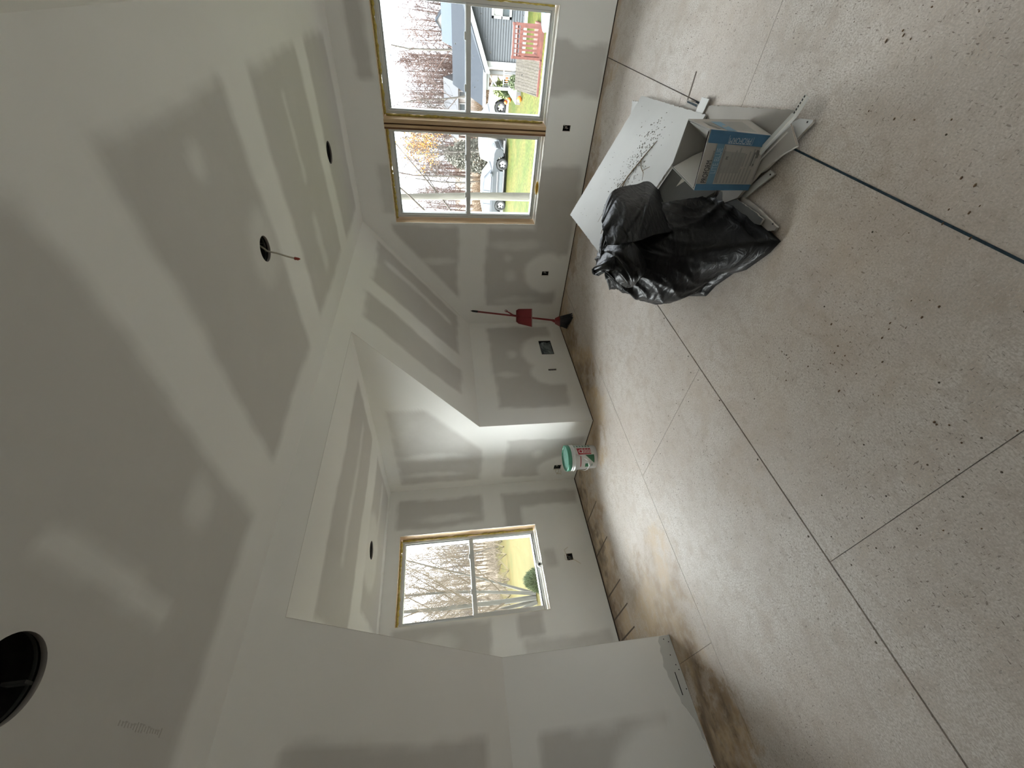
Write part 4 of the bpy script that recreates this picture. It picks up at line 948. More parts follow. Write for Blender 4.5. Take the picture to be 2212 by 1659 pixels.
# ================================================================== outside
G = -2.9
M_LAWN = mat('lawn', (.030, .043, .009), .95, vscale=.55, col2=(.058, .053, .014), spec=.08, bump=.5, bscale=8)
lt = M_LAWN.node_tree; pb = lt.nodes['Principled BSDF']; src = pb.inputs['Base Color'].links[0].from_socket
tcn = nd(lt, 'ShaderNodeTexCoord'); n1 = nd(lt, 'ShaderNodeTexNoise', Scale=9.0, Detail=4.0); lt.links.new(tcn.outputs['Object'], n1.inputs['Vector'])
mr = nd(lt, 'ShaderNodeMapRange'); mr.inputs[1].default_value = .35; mr.inputs[2].default_value = .65; mr.inputs[3].default_value = .55; mr.inputs[4].default_value = 1.45; lt.links.new(n1.outputs['Fac'], mr.inputs[0])
vm = nd(lt, 'ShaderNodeVectorMath', operation='SCALE'); lt.links.new(src, vm.inputs[0]); lt.links.new(mr.outputs[0], vm.inputs['Scale']); lt.links.new(vm.outputs[0], pb.inputs['Base Color'])
M_YLAWN = mat('dry_grass', (.068, .050, .014), .95, vscale=.8, col2=(.046, .042, .010), spec=.08, bump=.5, bscale=8)
M_LITTER = mat('leaf_litter', (.16, .115, .07), .95, vscale=2.5, col2=(.10, .075, .05), bump=.6, bscale=6)
M_CONC = mat('pale_concrete', (.12, .115, .11), .8, var=.12, vscale=1.5)
MB().box((-140, -100, G - .4), (120, 160, G - .04)).build('ground', M_LITTER)['kind'] = 'structure'
MB().box((-14, .8, G - .1), (30, 26.9, G)).build('ground_lawn', M_LAWN)['kind'] = 'structure'
MB().box((-46, -30, G - .1), (-3, .8, G - .01)).build('ground_field', M_YLAWN)['kind'] = 'structure'
MB().box((-46, .8, G - .1), (-14, 24, G - .01)).build('ground_field_far', M_YLAWN)['kind'] = 'structure'
MB().box((-60, 26.9, G - .1), (-.3, 30.4, G + .01)).build('driveway', M_CONC)['kind'] = 'structure'
MB().box((-60, 30.4, G - .1), (-2, 33.8, G)).build('ground_verge', M_LAWN)['kind'] = 'structure'
MB().box((-60, 33.8, G - .1), (30, 37.5, G + .01)).build('street', M_CONC)['kind'] = 'structure'

# ---- trees
def tree_mesh(seed, h, r, depth, spread=.6, split=3, lean=(0, 0), tw=.012, up=.25, first=.3, kids=7, crook=.12):
    rnd = random.Random(seed); tr, br = MB(), MB(); tips = []
    def seg(mb, p, d, L, r0, r1, n, k=4):
        path = [p]; q = p.copy(); dd = d.copy()
        for i in range(k):
            dd = (dd + Vector((rnd.uniform(-1, 1), rnd.uniform(-1, 1), rnd.uniform(-.5, 1) * .6)) * crook + Vector((0, 0, up * .12))).normalized()
            q = q + dd * (L / k); path.append(q.copy())
        mb.tube(path, [r0 + (r1 - r0) * i / k for i in range(k + 1)], n, cap=False); return path, dd
    def grow(p, d, L, r0, lv):
        path, dd = seg(tr if lv == 0 else br, p, d, L, r0, r0 * (.45 if lv == 0 else .35), 9 if lv == 0 else (5 if lv == 1 else 3), 6 if lv == 0 else (4 if lv < 3 else 2))
        if lv >= depth: tips.append(path[-1]); return
        nk = kids if lv == 0 else split
        for i in range(nk):
            f = first + (1 - first) * (i + rnd.random()) / nk if lv == 0 else .3 + .7 * (i + rnd.random()) / nk
            x = f * (len(path) - 1); j = min(int(x), len(path) - 2); s = path[j].lerp(path[j + 1], x - j)
            ax = Vector((rnd.uniform(-1, 1), rnd.uniform(-1, 1), rnd.uniform(-.2, .5))).normalized()
            nd_ = (dd * (1 - spread) + ax * spread + Vector((0, 0, up))).normalized()
            rr = max(tw, r0 * (1 - .55 * f) * (.42 if lv == 0 else .55)); grow(s, nd_, L * rnd.uniform(.42, .62) * (1.0 if lv else .95 - .35 * f), rr, lv + 1)
        tips.append(path[-1])
    grow(Vector((0, 0, 0)), Vector((lean[0], lean[1], 1)).normalized(), h, r, 0)
    return tr, br, tips
M_BARK = mat('grey_bark', (.11, .10, .085), .9, vscale=4, col2=(.06, .055, .048), stretch=(4, 4, 1), bump=.6, bscale=20)
M_BARKL = mat('pale_bark', (.125, .118, .10), .9, vscale=3, col2=(.10, .095, .078), stretch=(4, 4, .6), bump=.6, bscale=20)
M_TWIG = mat('twigs', (.07, .058, .05), .9); M_TWIGR = mat('reddish_twigs', (.095, .062, .052), .9); M_TWIGL = mat('pale_twigs', (.15, .12, .085), .9)
protos = {}
def tree(name, label, loc, key, args, mt, mb_, group=None, rz=0, sc=1, leaf=None):
    if key not in protos:
        a, b, tips = tree_mesh(**args); protos[key] = (a.mesh('trunk', True), b.mesh('branches'), tips)
    a, b, tips = protos[key]
    t = thing(name, loc, label, 'tree', group); t.rotation_euler = (0, 0, rz); t.scale = (sc,) * 3
    for nm, me, m in (('trunk', a, mt), ('branches', b, mb_)):
        if not me.materials: me.materials.append(m)
        o = bpy.data.objects.new(nm, me); COL.objects.link(o); o.parent = t
    if leaf:
        m, n, s, rad = leaf; rnd = random.Random(7); q = MB()
        for p in tips:
            for _ in range(n):
                c = p + Vector((rnd.gauss(0, rad), rnd.gauss(0, rad), rnd.gauss(0, rad))); u = Vector((rnd.uniform(-1, 1), rnd.uniform(-1, 1), rnd.uniform(-1, 1))).normalized() * s; v = u.orthogonal().normalized() * s
                q.poly([c - u, c - v * .6, c + u, c + v * .6])
        me = q.mesh('leaves'); me.materials.append(m); o = bpy.data.objects.new('leaves', me); COL.objects.link(o); o.parent = t
    return t
BIG = dict(h=8.5, r=.12, depth=4, kids=9, split=4, spread=.62, first=.25, tw=.010)
MED = dict(h=6.5, r=.075, depth=4, kids=10, split=4, spread=.66, first=.2, tw=.010)
tree('bare_tree', 'thick grey trunked bare tree crossing in front of the parked silver vehicle', (-1.60, 9.0, G), 'near', dict(seed=3, h=9.5, r=.145, depth=4, kids=9, split=3, spread=.66, first=.72, tw=.007, crook=.04), M_BARKL, M_TWIG)
tree('bare_tree', 'second grey trunk at the very edge of the left gable window', (-2.30, 8.6, G), 'near2', dict(seed=8, h=9, r=.11, depth=4, kids=7, split=3, spread=.66, first=.4, tw=.007, crook=.05), M_BARKL, M_TWIG, rz=1.0)
tree('bare_tree', 'small bare tree with drooping twigs beyond the parked silver vehicle', (-6.9, 33.0, G), 'm1', dict(MED, seed=11), M_BARK, M_TWIG, sc=1.0)
tree('orange_tree', 'tree with bright orange autumn leaves rising beyond the street', (-8.9, 41, G), 'or', dict(h=6.2, r=.16, depth=3, kids=11, split=4, spread=.62, first=.35, tw=.012, seed=17), M_BARK, M_TWIG, leaf=(mat('orange_leaves', (.62, .30, .045), .8, var=.4, vscale=3), 6, .085, .24))
bare = [(-4.6, 27.5, 'm2', 22, 1.05), (-11.5, 40, 'm3', 23, 1.1), (-13.5, 36, 'm2', 0, 1.2), (-5.2, 46, 'b1', 31, .95), (-1.5, 44, 'b1', 0, 1.0), (2.2, 46, 'b2', 33, .95), (5.5, 45, 'b1', 0, 1.05), (-9.0, 50, 'b2', 0, 1.0), (-13.5, 47, 'b1', 0, 1.1), (-17, 44, 'b2', 0, 1.0)]
for i, (x, y, k_, sd_, s) in enumerate(bare):
    tree('bare_tree', 'bare leafless tree rising behind the neighbouring houses and street', (x, y, G), k_, dict(MED if k_[0] == 'm' else BIG, seed=sd_), M_BARK, M_TWIGR if k_[0] == 'b' else M_TWIG, 'bare trees beyond the gable windows', rz=i * 1.7, sc=s)
# woods in the distance: only mass, nobody could count them
def woods(name, label, spots, seed, m, hgt=(6, 9), twn=70):
    rnd = random.Random(seed); q = MB()
    for x, y in spots:
        h = rnd.uniform(*hgt); r = rnd.uniform(.06, .14); base = Vector((x, y, G)); lx, ly = rnd.uniform(-.6, .6), rnd.uniform(-.6, .6)
        top = base + Vector((lx, ly, h)); q.tube([base, base.lerp(top, .5) + Vector((rnd.uniform(-.2, .2), rnd.uniform(-.2, .2), 0)), top], [r, r * .6, r * .15], 5, cap=False)
        for i in range(twn):
            f = rnd.uniform(.15, 1); s = base.lerp(top, f); L = rnd.uniform(.6, 2.2) * (1.15 - f * .6); d = Vector((rnd.uniform(-1, 1), rnd.uniform(-1, 1), rnd.uniform(-.1, 1))).normalized()
            e = s + d * L; mid = s.lerp(e, .5) + Vector((rnd.uniform(-.15, .15), rnd.uniform(-.15, .15), rnd.uniform(-.05, .2))); w = rnd.uniform(.012, .03)
            q.tube([s, mid, e], [w, w * .7, w * .3], 3, cap=False)
            for k_ in range(3):
                d2 = (d + Vector((rnd.uniform(-1, 1), rnd.uniform(-1, 1), rnd.uniform(-.4, .8)))).normalized(); p = mid.lerp(e, rnd.random()); q.tube([p, p + d2 * rnd.uniform(.3, .9)], [w * .55, w * .2], 3, cap=False)
    return tag(q.build(name, m), label, 'woods', kind='stuff')
rnd = random.Random(77)
woods('woods', 'brown leafless woods filling the skyline behind the houses', [(rnd.uniform(-26, 14), rnd.uniform(52, 72)) for _ in range(190)], 5, M_TWIGR, (6.0, 9.5), 80)
woods('woods', 'tangle of bare pale woods beyond the dry yellow field', [(rnd.uniform(-75, -44), rnd.uniform(6, 36)) for _ in range(170)], 6, M_TWIGL, (6, 11), 70)
# low brown brush band behind the street
def brush(name, label, box_, n, m, s=(.5, 1.3), seed=1, cat_='brush'):
    rnd = random.Random(seed); q = MB()
    for i in range(n):
        p = Vector((rnd.uniform(box_[0], box_[1]), rnd.uniform(box_[2], box_[3]), G))
        for k_ in range(7):
            d = Vector((rnd.uniform(-1.1, 1.1), rnd.uniform(-1.1, 1.1), 1)).normalized(); L = rnd.uniform(*s); m1 = p + d * L * .5 + Vector((rnd.uniform(-.15, .15), rnd.uniform(-.15, .15), 0)); e1 = p + d * L; q.tube([p, m1, e1], [.018, .012, .005], 3, cap=False)
            if L > 1.4:
                for _ in range(5):
                    d2 = (d * .5 + Vector((rnd.uniform(-1, 1), rnd.uniform(-1, 1), rnd.uniform(-.3, .8)))).normalized(); a_ = p.lerp(e1, rnd.uniform(.2, 1)); b_ = a_ + d2 * rnd.uniform(.3, 1.1); q.tube([a_, a_.lerp(b_, .5) + Vector((rnd.uniform(-.12, .12), rnd.uniform(-.12, .12), rnd.uniform(-.1, .1))), b_], [.009, .007, .004], 3, cap=False)
    return tag(q.build(name, m), label, cat_, kind='stuff')
brush('undergrowth', 'low tan undergrowth along the far side of the street', (-22, -2.5, 38, 43), 420, mat('tan_brush', (.15, .10, .06), .95, var=.3, vscale=.6), (.6, 1.7), 2)
brush('undergrowth', 'pale tangled undergrowth at the edge of the dry field', (-54, -42, 2, 26), 260, M_TWIGL, (.4, 1.5), 3)
thk = brush('thicket', 'tangle of thin pale saplings and twigs around the stem clump beyond the dormer window', (-42, -33, 3, 17), 60, M_TWIGL, (1.0, 4.2), 13)
def shrub(name, label, loc, rx, rz_, n, m, size=.05, needles=False, seed=1, cat_='shrub'):
    rnd = random.Random(seed); t = thing(name, loc, label, cat_); q = MB(); s = MB()
    for i in range(n):
        d = Vector((rnd.gauss(0, 1), rnd.gauss(0, 1), abs(rnd.gauss(0, 1)))).normalized(); f = rnd.uniform(.55, 1.0) ** .5
        c = Vector((d.x * rx * f, d.y * rx * f, d.z * rz_ * f + .05)) + Vector(loc)
        if needles: u = (d + Vector((rnd.uniform(-.4, .4), rnd.uniform(-.4, .4), rnd.uniform(-.2, .5)))).normalized() * size * 2.2; v = u.orthogonal().normalized() * size * .25
        else: u = Vector((rnd.uniform(-1, 1), rnd.uniform(-1, 1), rnd.uniform(-1, 1))).normalized() * size; v = u.orthogonal().normalized() * size * .7
        q.poly([c - u, c - v, c + u, c + v])
    for i in range(6): a = i * 1.05; s.tube([Vector(loc), Vector(loc) + Vector((cos(a) * rx * .6, sin(a) * rx * .6, rz_ * .7))], [.02, .006], 4)
    q.build('foliage', m, t); s.build('stems', M_TWIG, t); return t
M_EVG = mat('evergreen', (.10, .125, .06), .8, var=.4, vscale=6); M_OLV = mat('olive_leaves', (.21, .25, .10), .8, var=.3, vscale=5)
# ---- trees beyond the dormer window
DT = dict(depth=4, kids=13, split=5, spread=.6, first=.12, tw=.009, crook=.07)
dt = [((-22.3, 3.55, G), 'd1', dict(DT, seed=41, h=10.5, r=.15, lean=(0, .02)), 'upright grey stem in the middle of the clump outside the dormer window', 0),
      ((-22.5, 3.85, G), 'd2', dict(DT, seed=43, h=9, r=.085, lean=(-.1, .42)), 'slim stem leaning far right out of the clump outside the dormer window', 0),
      ((-22.6, 3.45, G), 'd3', dict(DT, seed=44, h=11, r=.12, lean=(-.1, -.10)), 'grey stem leaning slightly left in the clump outside the dormer window', 0),
      ((-22.1, 3.70, G), 'd5', dict(DT, seed=47, h=10, r=.10, lean=(0, .16)), 'grey stem leaning slightly right in the clump outside the dormer window', 0),
      ((-22.2, 3.25, G), 'd4', dict(DT, seed=45, h=9.5, r=.11, lean=(0, -.30)), 'stem leaning far left out of the clump outside the dormer window', 0)]
for p, k_, a, lb, rz in dt: tree('bare_tree', lb, p, k_, a, M_BARKL, M_TWIGL, None, rz)
for i, (x, y, s) in enumerate(((-33, 12.5, .8), (-36, 4.5, .9), (-41, 15, 1.0), (-41, 9.5, 1.0))):
    tree('bare_tree', 'bare tree standing farther off in the dry field beyond the dormer window', (x, y, G), ('m2', 'm1', 'm2', 'm3')[i % 4], dict(MED, seed=22), M_BARK, M_TWIGL, 'bare trees across the dry field', rz=i * 2.1, sc=s)
shrub('evergreen_bush', 'spiky grey green evergreen bush at the foot of the dormer window trees', (-18.0, 3.0, G), .62, 1.15, 2600, M_EVG, .06, True, 3)
# white boxes far across the field
t = thing('storage_shed', (-44, 19.5, G), 'pale shed far across the field beyond the dormer window', 'shed')
MB().box((-46, 18.2, G), (-43.4, 20.6, G + 1.9)).build('wall', mat('shed_white', (.5, .5, .5), .7), t); MB().prism([(-46.2, 18.0, G + 1.9), (-46.2, 20.8, G + 1.9), (-46.2, 19.4, G + 2.7)], (3, 0, 0)).build('roof', mat('shed_roof', (.25, .25, .27), .8), t)
MB().box((-43.38, 19.0, G), (-43.34, 19.8, G + 1.6)).build('door', mat('shed_door', (.35, .35, .36), .7), t)

# ---- grey neighbour house
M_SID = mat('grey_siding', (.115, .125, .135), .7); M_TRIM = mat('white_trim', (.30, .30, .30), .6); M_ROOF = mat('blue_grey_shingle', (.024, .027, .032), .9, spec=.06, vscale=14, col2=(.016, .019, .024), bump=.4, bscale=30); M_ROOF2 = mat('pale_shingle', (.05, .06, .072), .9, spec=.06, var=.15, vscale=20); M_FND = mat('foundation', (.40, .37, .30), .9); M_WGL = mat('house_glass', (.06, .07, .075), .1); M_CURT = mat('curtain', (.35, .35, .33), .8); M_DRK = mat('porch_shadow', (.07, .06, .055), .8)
t = thing('grey_house', (4, 24, G), 'dark grey lap sided house with white rake trim beyond the right gable window', 'house')
x0, x1, apx, ez, az = .19, 9.2, 4.7, -.86, .89; yw = 22.0
body = MB(); body.prism([(x0, yw + .05, -2.75), (x1, yw + .05, -2.75), (x1, yw + .05, ez), (apx, yw + .05, az), (x0, yw + .05, ez)], (0, 6, 0)).build('wall', M_SID, t, fix=True)
sid = MB(); z = -2.75
while z < az - .06:
    top_ = min(z + .128, az); 
    def xl(zz): return x0 if zz < ez else x0 + (zz - ez) / (az - ez) * (apx - x0)
    def xr(zz): return x1 if zz < ez else x1 - (zz - ez) / (az - ez) * (x1 - apx)
    a, b, c_, d_ = xl(z), xr(z), xr(top_), xl(top_)
    sid.poly([(a, yw, z), (b, yw, z), (c_, yw + .045, top_), (d_, yw + .045, top_)]); sid.poly([(a, yw, z), (b, yw, z), (b, yw + .05, z - .001), (a, yw + .05, z - .001)]); z += .128
o = sid.build('siding', mat('grey_lap_board', (.050, .055, .061), .6), t); o['kind'] = 'stuff'
MB().box((x0, yw - .02, G), (x1, yw + 5, -2.75)).build('foundation', M_FND, t)
rr_ = MB(); th = .14
for s, xa, xb in ((-1, x0 - .35, apx), (1, x1 + .35, apx)):
    za = ez - (.35) * .388
    rr_.prism([(xa, yw - .32, za + .02), (xb, yw - .32, az + .02), (xb, yw - .32, az + .02 + th), (xa, yw - .32, za + .02 + th)], (0, 6.5, 0))
rr_.build('roof', M_ROOF, t, fix=True)
fc = MB()
for xa, xb in ((x0 - .38, apx), (x1 + .38, apx)):
    za = ez - .38 * .388; fc.prism([(xa, yw - .36, za - .10), (xb, yw - .36, az - .10), (xb, yw - .36, az + .11), (xa, yw - .36, za + .11)], (0, .04, 0))
fc.build('rake_trim', M_TRIM, t, fix=True)
MB().box((x0 - .05, yw - .03, G + .05), (x0 + .09, yw + .08, ez)).build('corner_trim', M_TRIM, t); MB().box((x0 - .22, yw - .03, G + .05), (x0 - .14, yw + .02, ez - .1)).build('downspout', M_TRIM, t)
wf = MB(); wx0, wx1, wz0, wz1 = 1.94, 2.92, -2.10, -1.14
for A, B in (((wx0, wz0), (wx0 + .10, wz1)), ((wx1 - .10, wz0), (wx1, wz1)), ((wx0, wz0), (wx1, wz0 + .10)), ((wx0, wz1 - .10), (wx1, wz1)), ((wx0, -1.66), (wx1, -1.61))): wf.box((A[0], yw - .07, A[1]), (B[0], yw + .03, B[1]))
wfo = wf.build('window', M_TRIM, t); MB().box((wx0 + .1, yw - .02, wz0 + .1), (wx1 - .1, yw - .01, -1.66)).build('pane', M_WGL, wfo); MB().box((wx0 + .1, yw - .02, -1.61), (wx1 - .1, yw - .01, wz1 - .1)).build('pane', M_CURT, wfo)
# long main roof with its ridge along the street, porch under its left end
MB().prism([(-1.75, 22.3, -.84), (-1.75, 28.2, .62), (-1.75, 34, -.84), (-1.75, 34, -.94), (-1.75, 22.3, -.94)], (13, 0, 0)).build('roof', M_ROOF, t, fix=True)
MB().prism([(.1, 27.5, .30), (.1, 31, 1.20), (.1, 34.5, .3)], (11, 0, 0)).build('roof', M_ROOF2, t, fix=True)
MB().box((-1.78, 22.22, -.98), (.2, 22.32, -.82)).build('gutter', M_TRIM, t)
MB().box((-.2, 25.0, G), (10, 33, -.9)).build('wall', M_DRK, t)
MB().box((-1.6, 22.4, G), (.19, 27.5, G + .25)).build('porch_floor', M_CONC, t)
for px_, py_ in ((-.92, 22.5), (-.32, 23.2), (.02, 22.5)): MB().box((px_ - .07, py_ - .07, G + .2), (px_ + .07, py_ + .07, -.95)).build('porch_post', M_TRIM, t)
MB().box((-1.0, 22.42, -1.15), (.15, 22.5, -.98)).build('porch_beam', M_TRIM, t)
MB().hexa([(-.85, 22.45, -1.55), (-.75, 22.45, -1.55), (-.75, 22.52, -1.55), (-.85, 22.52, -1.55), (-.40, 22.45, -1.12), (-.28, 22.45, -1.12), (-.28, 22.52, -1.12), (-.40, 22.52, -1.12)]).build('porch_brace', M_TRIM, t)
for i in range(9): MB().box((-.82 + i * .10, 22.6, G + .35), (-.79 + i * .10, 22.63, G + .95)).build('rail_spindle', M_TRIM, t)
MB().box((-.86, 22.58, G + .93), (.1, 22.65, G + .99)).build('porch_rail', M_TRIM, t)
MB().box((-.7, 24.9, G + .25), (.1, 24.97, -1.3)).build('porch_door', mat('porch_door', (.22, .19, .16), .7), t)
# far house
t = thing('far_house', (-6.5, 50, G), 'distant low house with pale grey roof behind the white parked vehicle', 'house')
MB().box((-9.6, 48.4, G), (-5.0, 54, -.4)).build('wall', mat('far_siding', (.22, .20, .185), .8), t)
MB().prism([(-9.9, 47.9, -.45), (-9.9, 51.2, 1.02), (-9.9, 54.5, -.45)], (5.2, 0, 0)).build('roof', mat('far_roof', (.08, .08, .085), .9, spec=.06, var=.15, vscale=8), t, fix=True)
for x in (-5.75, -6.85, -8.2):
    w_ = MB().box((x - .36, 48.3, -1.25), (x + .36, 48.42, -.5)).build('window', M_TRIM, t); MB().box((x - .27, 48.28, -1.15), (x + .27, 48.3, -.6)).build('pane', M_WGL, w_)
MB().box((-7.6, 48.3, G), (-7.3, 48.4, -.4)).build('downspout', M_TRIM, t)
# white gable peeking over the main roof
t = thing('white_house', (-.6, 52, G), 'white gabled house barely showing above the grey house roof', 'house')
MB().prism([(-.9, 50, G), (.7, 50, G), (.7, 50, .9), (-.1, 50, 1.55), (-.9, 50, .9)], (0, 5, 0)).build('wall', M_TRIM, t, fix=True)
MB().prism([(-1.05, 49.8, .80), (-.1, 49.8, 1.62), (-.1, 49.8, 1.52), (-1.05, 49.8, .70)], (0, 5.4, 0)).build('roof', M_ROOF2, t, fix=True); MB().prism([(.85, 49.8, .80), (-.1, 49.8, 1.62), (-.1, 49.8, 1.52), (.85, 49.8, .70)], (0, 5.4, 0)).build('roof', M_ROOF2, t, fix=True)

# ---- red deck railing and grey board ramp
M_REDW = mat('red_stain_wood', (.125, .040, .030), .8, vscale=9, col2=(.085, .030, .023)); M_GRYW = mat('weathered_board', (.068, .060, .050), .85, spec=.1, vscale=6, col2=(.042, .037, .031), stretch=(3, 3, .5))
t = thing('red_deck', (1.5, 17.8, G), 'red stained wooden deck with railing in front of the grey house', 'deck')
ya = 17.6
for nm, a, b in (('top_rail', (.93, ya - .04, -1.68), (2.10, ya + .10, -1.60)), ('rail_board', (.93, ya, -2.02), (2.10, ya + .04, -1.90)), ('rail_board', (.93, ya, -2.80), (2.10, ya + .04, -2.66)),
                 ('deck_edge', (.93, ya - .06, -2.93), (2.12, ya + 1.6, -2.80)), ('corner_post', (.93, ya - .03, G), (1.02, ya + .06, -1.58)), ('corner_post', (2.02, ya - .03, G), (2.11, ya + .06, -1.58)), ('bench', (.95, ya + .1, -1.86), (2.1, ya + .5, -1.80))):
    MB().box(a, b).build(nm, M_REDW, t)
for i in range(7): MB().box((1.055 + i * .150, ya - .01, -2.68), (1.135 + i * .150, ya + .03, -1.92)).build('baluster', M_REDW, t)
for i in range(6): MB().box((1.10 + i * .16, ya, -1.90), (1.13 + i * .16, ya + .03, -1.66)).build('short_baluster', M_REDW, t)
for i in range(12): MB().box((.95, ya + .02 + i * .13, -2.80), (2.1, ya + .14 + i * .13, -2.775)).build('deck_board', M_REDW, t)
t = thing('grey_ramp', (.3, 17.7, G), 'weathered grey board ramp beside the red deck', 'ramp')
for i in range(11):
    x = .90 - .113 * i; MB().hexa([(x - .105, ya - .1, G + .02), (x, ya - .1, G + .02), (x, ya - .06, G + .02), (x - .105, ya - .06, G + .02), (x - .105, ya + 1.3, -2.02 + .01 * (i % 3)), (x, ya + 1.3, -2.02), (x, ya + 1.36, -2.02), (x - .105, ya + 1.36, -2.02)]).build('ramp_board', M_GRYW, t)
MB().box((-.36, ya - .13, G), (.92, ya - .09, G + .09)).build('ramp_edge', M_REDW, t)
MB().hexa([(.90, ya - .10, G), (.94, ya - .10, G), (.94, ya + 1.3, G), (.90, ya + 1.3, G), (.90, ya - .1, G + .06), (.94, ya - .1, G + .06), (.94, ya + 1.3, -2.05), (.90, ya + 1.3, -2.05)]).build('stringer', M_REDW, t)
MB().hexa([(-.36, ya - .10, G), (-.32, ya - .10, G), (-.32, ya + 1.3, G), (-.36, ya + 1.3, G), (-.36, ya - .1, G + .06), (-.32, ya - .1, G + .06), (-.32, ya + 1.3, -2.05), (-.36, ya + 1.3, -2.05)]).build('stringer', M_GRYW, t)
t = thing('paddling_pool', (2.2, 15.7, G), 'pale blue plastic pool on the lawn by the red deck', 'pool')
MB().lathe((2.75, 16.6, G), [(.75, 0), (.80, .02), (.82, .22), (.78, .24), (.76, .05), (0, .05)], 28).build('pool_wall', mat('pool_blue', (.20, .50, .62), .4), t, smooth=True)

# ---- pumpkins
M_PMK = mat('pumpkin_skin', (.72, .16, .025), .5, var=.25, vscale=5); pm = MB()
pv = MB(); pv.ball((0, 0, .13), .16, 16, 8, (1, 1, .8)); V2 = []
for i, p in enumerate(pv.v):
    a = math.atan2(p[1], p[0]); k_ = 1 - .07 * abs(sin(4 * a)); V2.append((p[0] * k_, p[1] * k_, p[2]))
pv.v = V2; pme = pv.mesh('rind', True); pme.materials.append(M_PMK)
sme = MB().tube([(0, 0, .24), (.01, 0, .29), (.03, 0, .32)], [.018, .014, .016], 6).mesh('stem'); sme.materials.append(M_TWIG)
for x, y, s, lb in ((-1.05, 26.3, 1.4, 'largest orange pumpkin in the row along the path'), (-.62, 26.0, .9, 'small orange pumpkin right of the largest one'), (-.82, 26.2, .8, 'small pumpkin touching the largest pumpkin'), (-1.25, 21.9, 1.0, 'lone orange pumpkin on the lawn by the grey ramp end'),
                  (-2.05, 27.3, 1.2, 'orange pumpkin near the white vehicle, at the middle of the path'), (-2.0, 25.9, .9, 'pumpkin at the lawn edge in front of the path row'), (-2.45, 27.6, .8, 'farthest left small pumpkin beside the white vehicle')):
    t = thing('pumpkin', (x, y, G + .01), lb + ' outside', 'pumpkin', 'pumpkins along the path'); t.scale = (s, s, s)
    for nm, me in (('rind', pme), ('stem', sme)): o = bpy.data.objects.new(nm, me); COL.objects.link(o); o.parent = t
shrub('olive_shrub', 'yellow green leafy shrub behind the porch post', (-1.6, 26.6, G), .5, 1.1, 900, M_OLV, .07, False, 5)
shrub('dark_shrub', 'dark green low shrub between the pumpkins and porch', (-1.55, 26.1, G), .38, .55, 700, M_EVG, .05, True, 6)
shrub('dark_shrub', 'dark green shrub under the porch rail of the grey house', (-.55, 22.1, G), .40, .75, 700, M_EVG, .05, False, 8)
shrub('red_bush', 'dark red leafed bush beyond the street', (-6.6, 40, G), .9, 2.4, 700, mat('red_leaves', (.30, .06, .05), .8, var=.3, vscale=4), .08, False, 9)
shrub('dark_conifer', 'broad grey green shrubby tree in front of the orange tree', (-8.6, 37.8, G), 1.5, 4.2, 2600, mat('greyish_leaves', (.13, .125, .10), .9, var=.4, vscale=3), .12, False, 10)

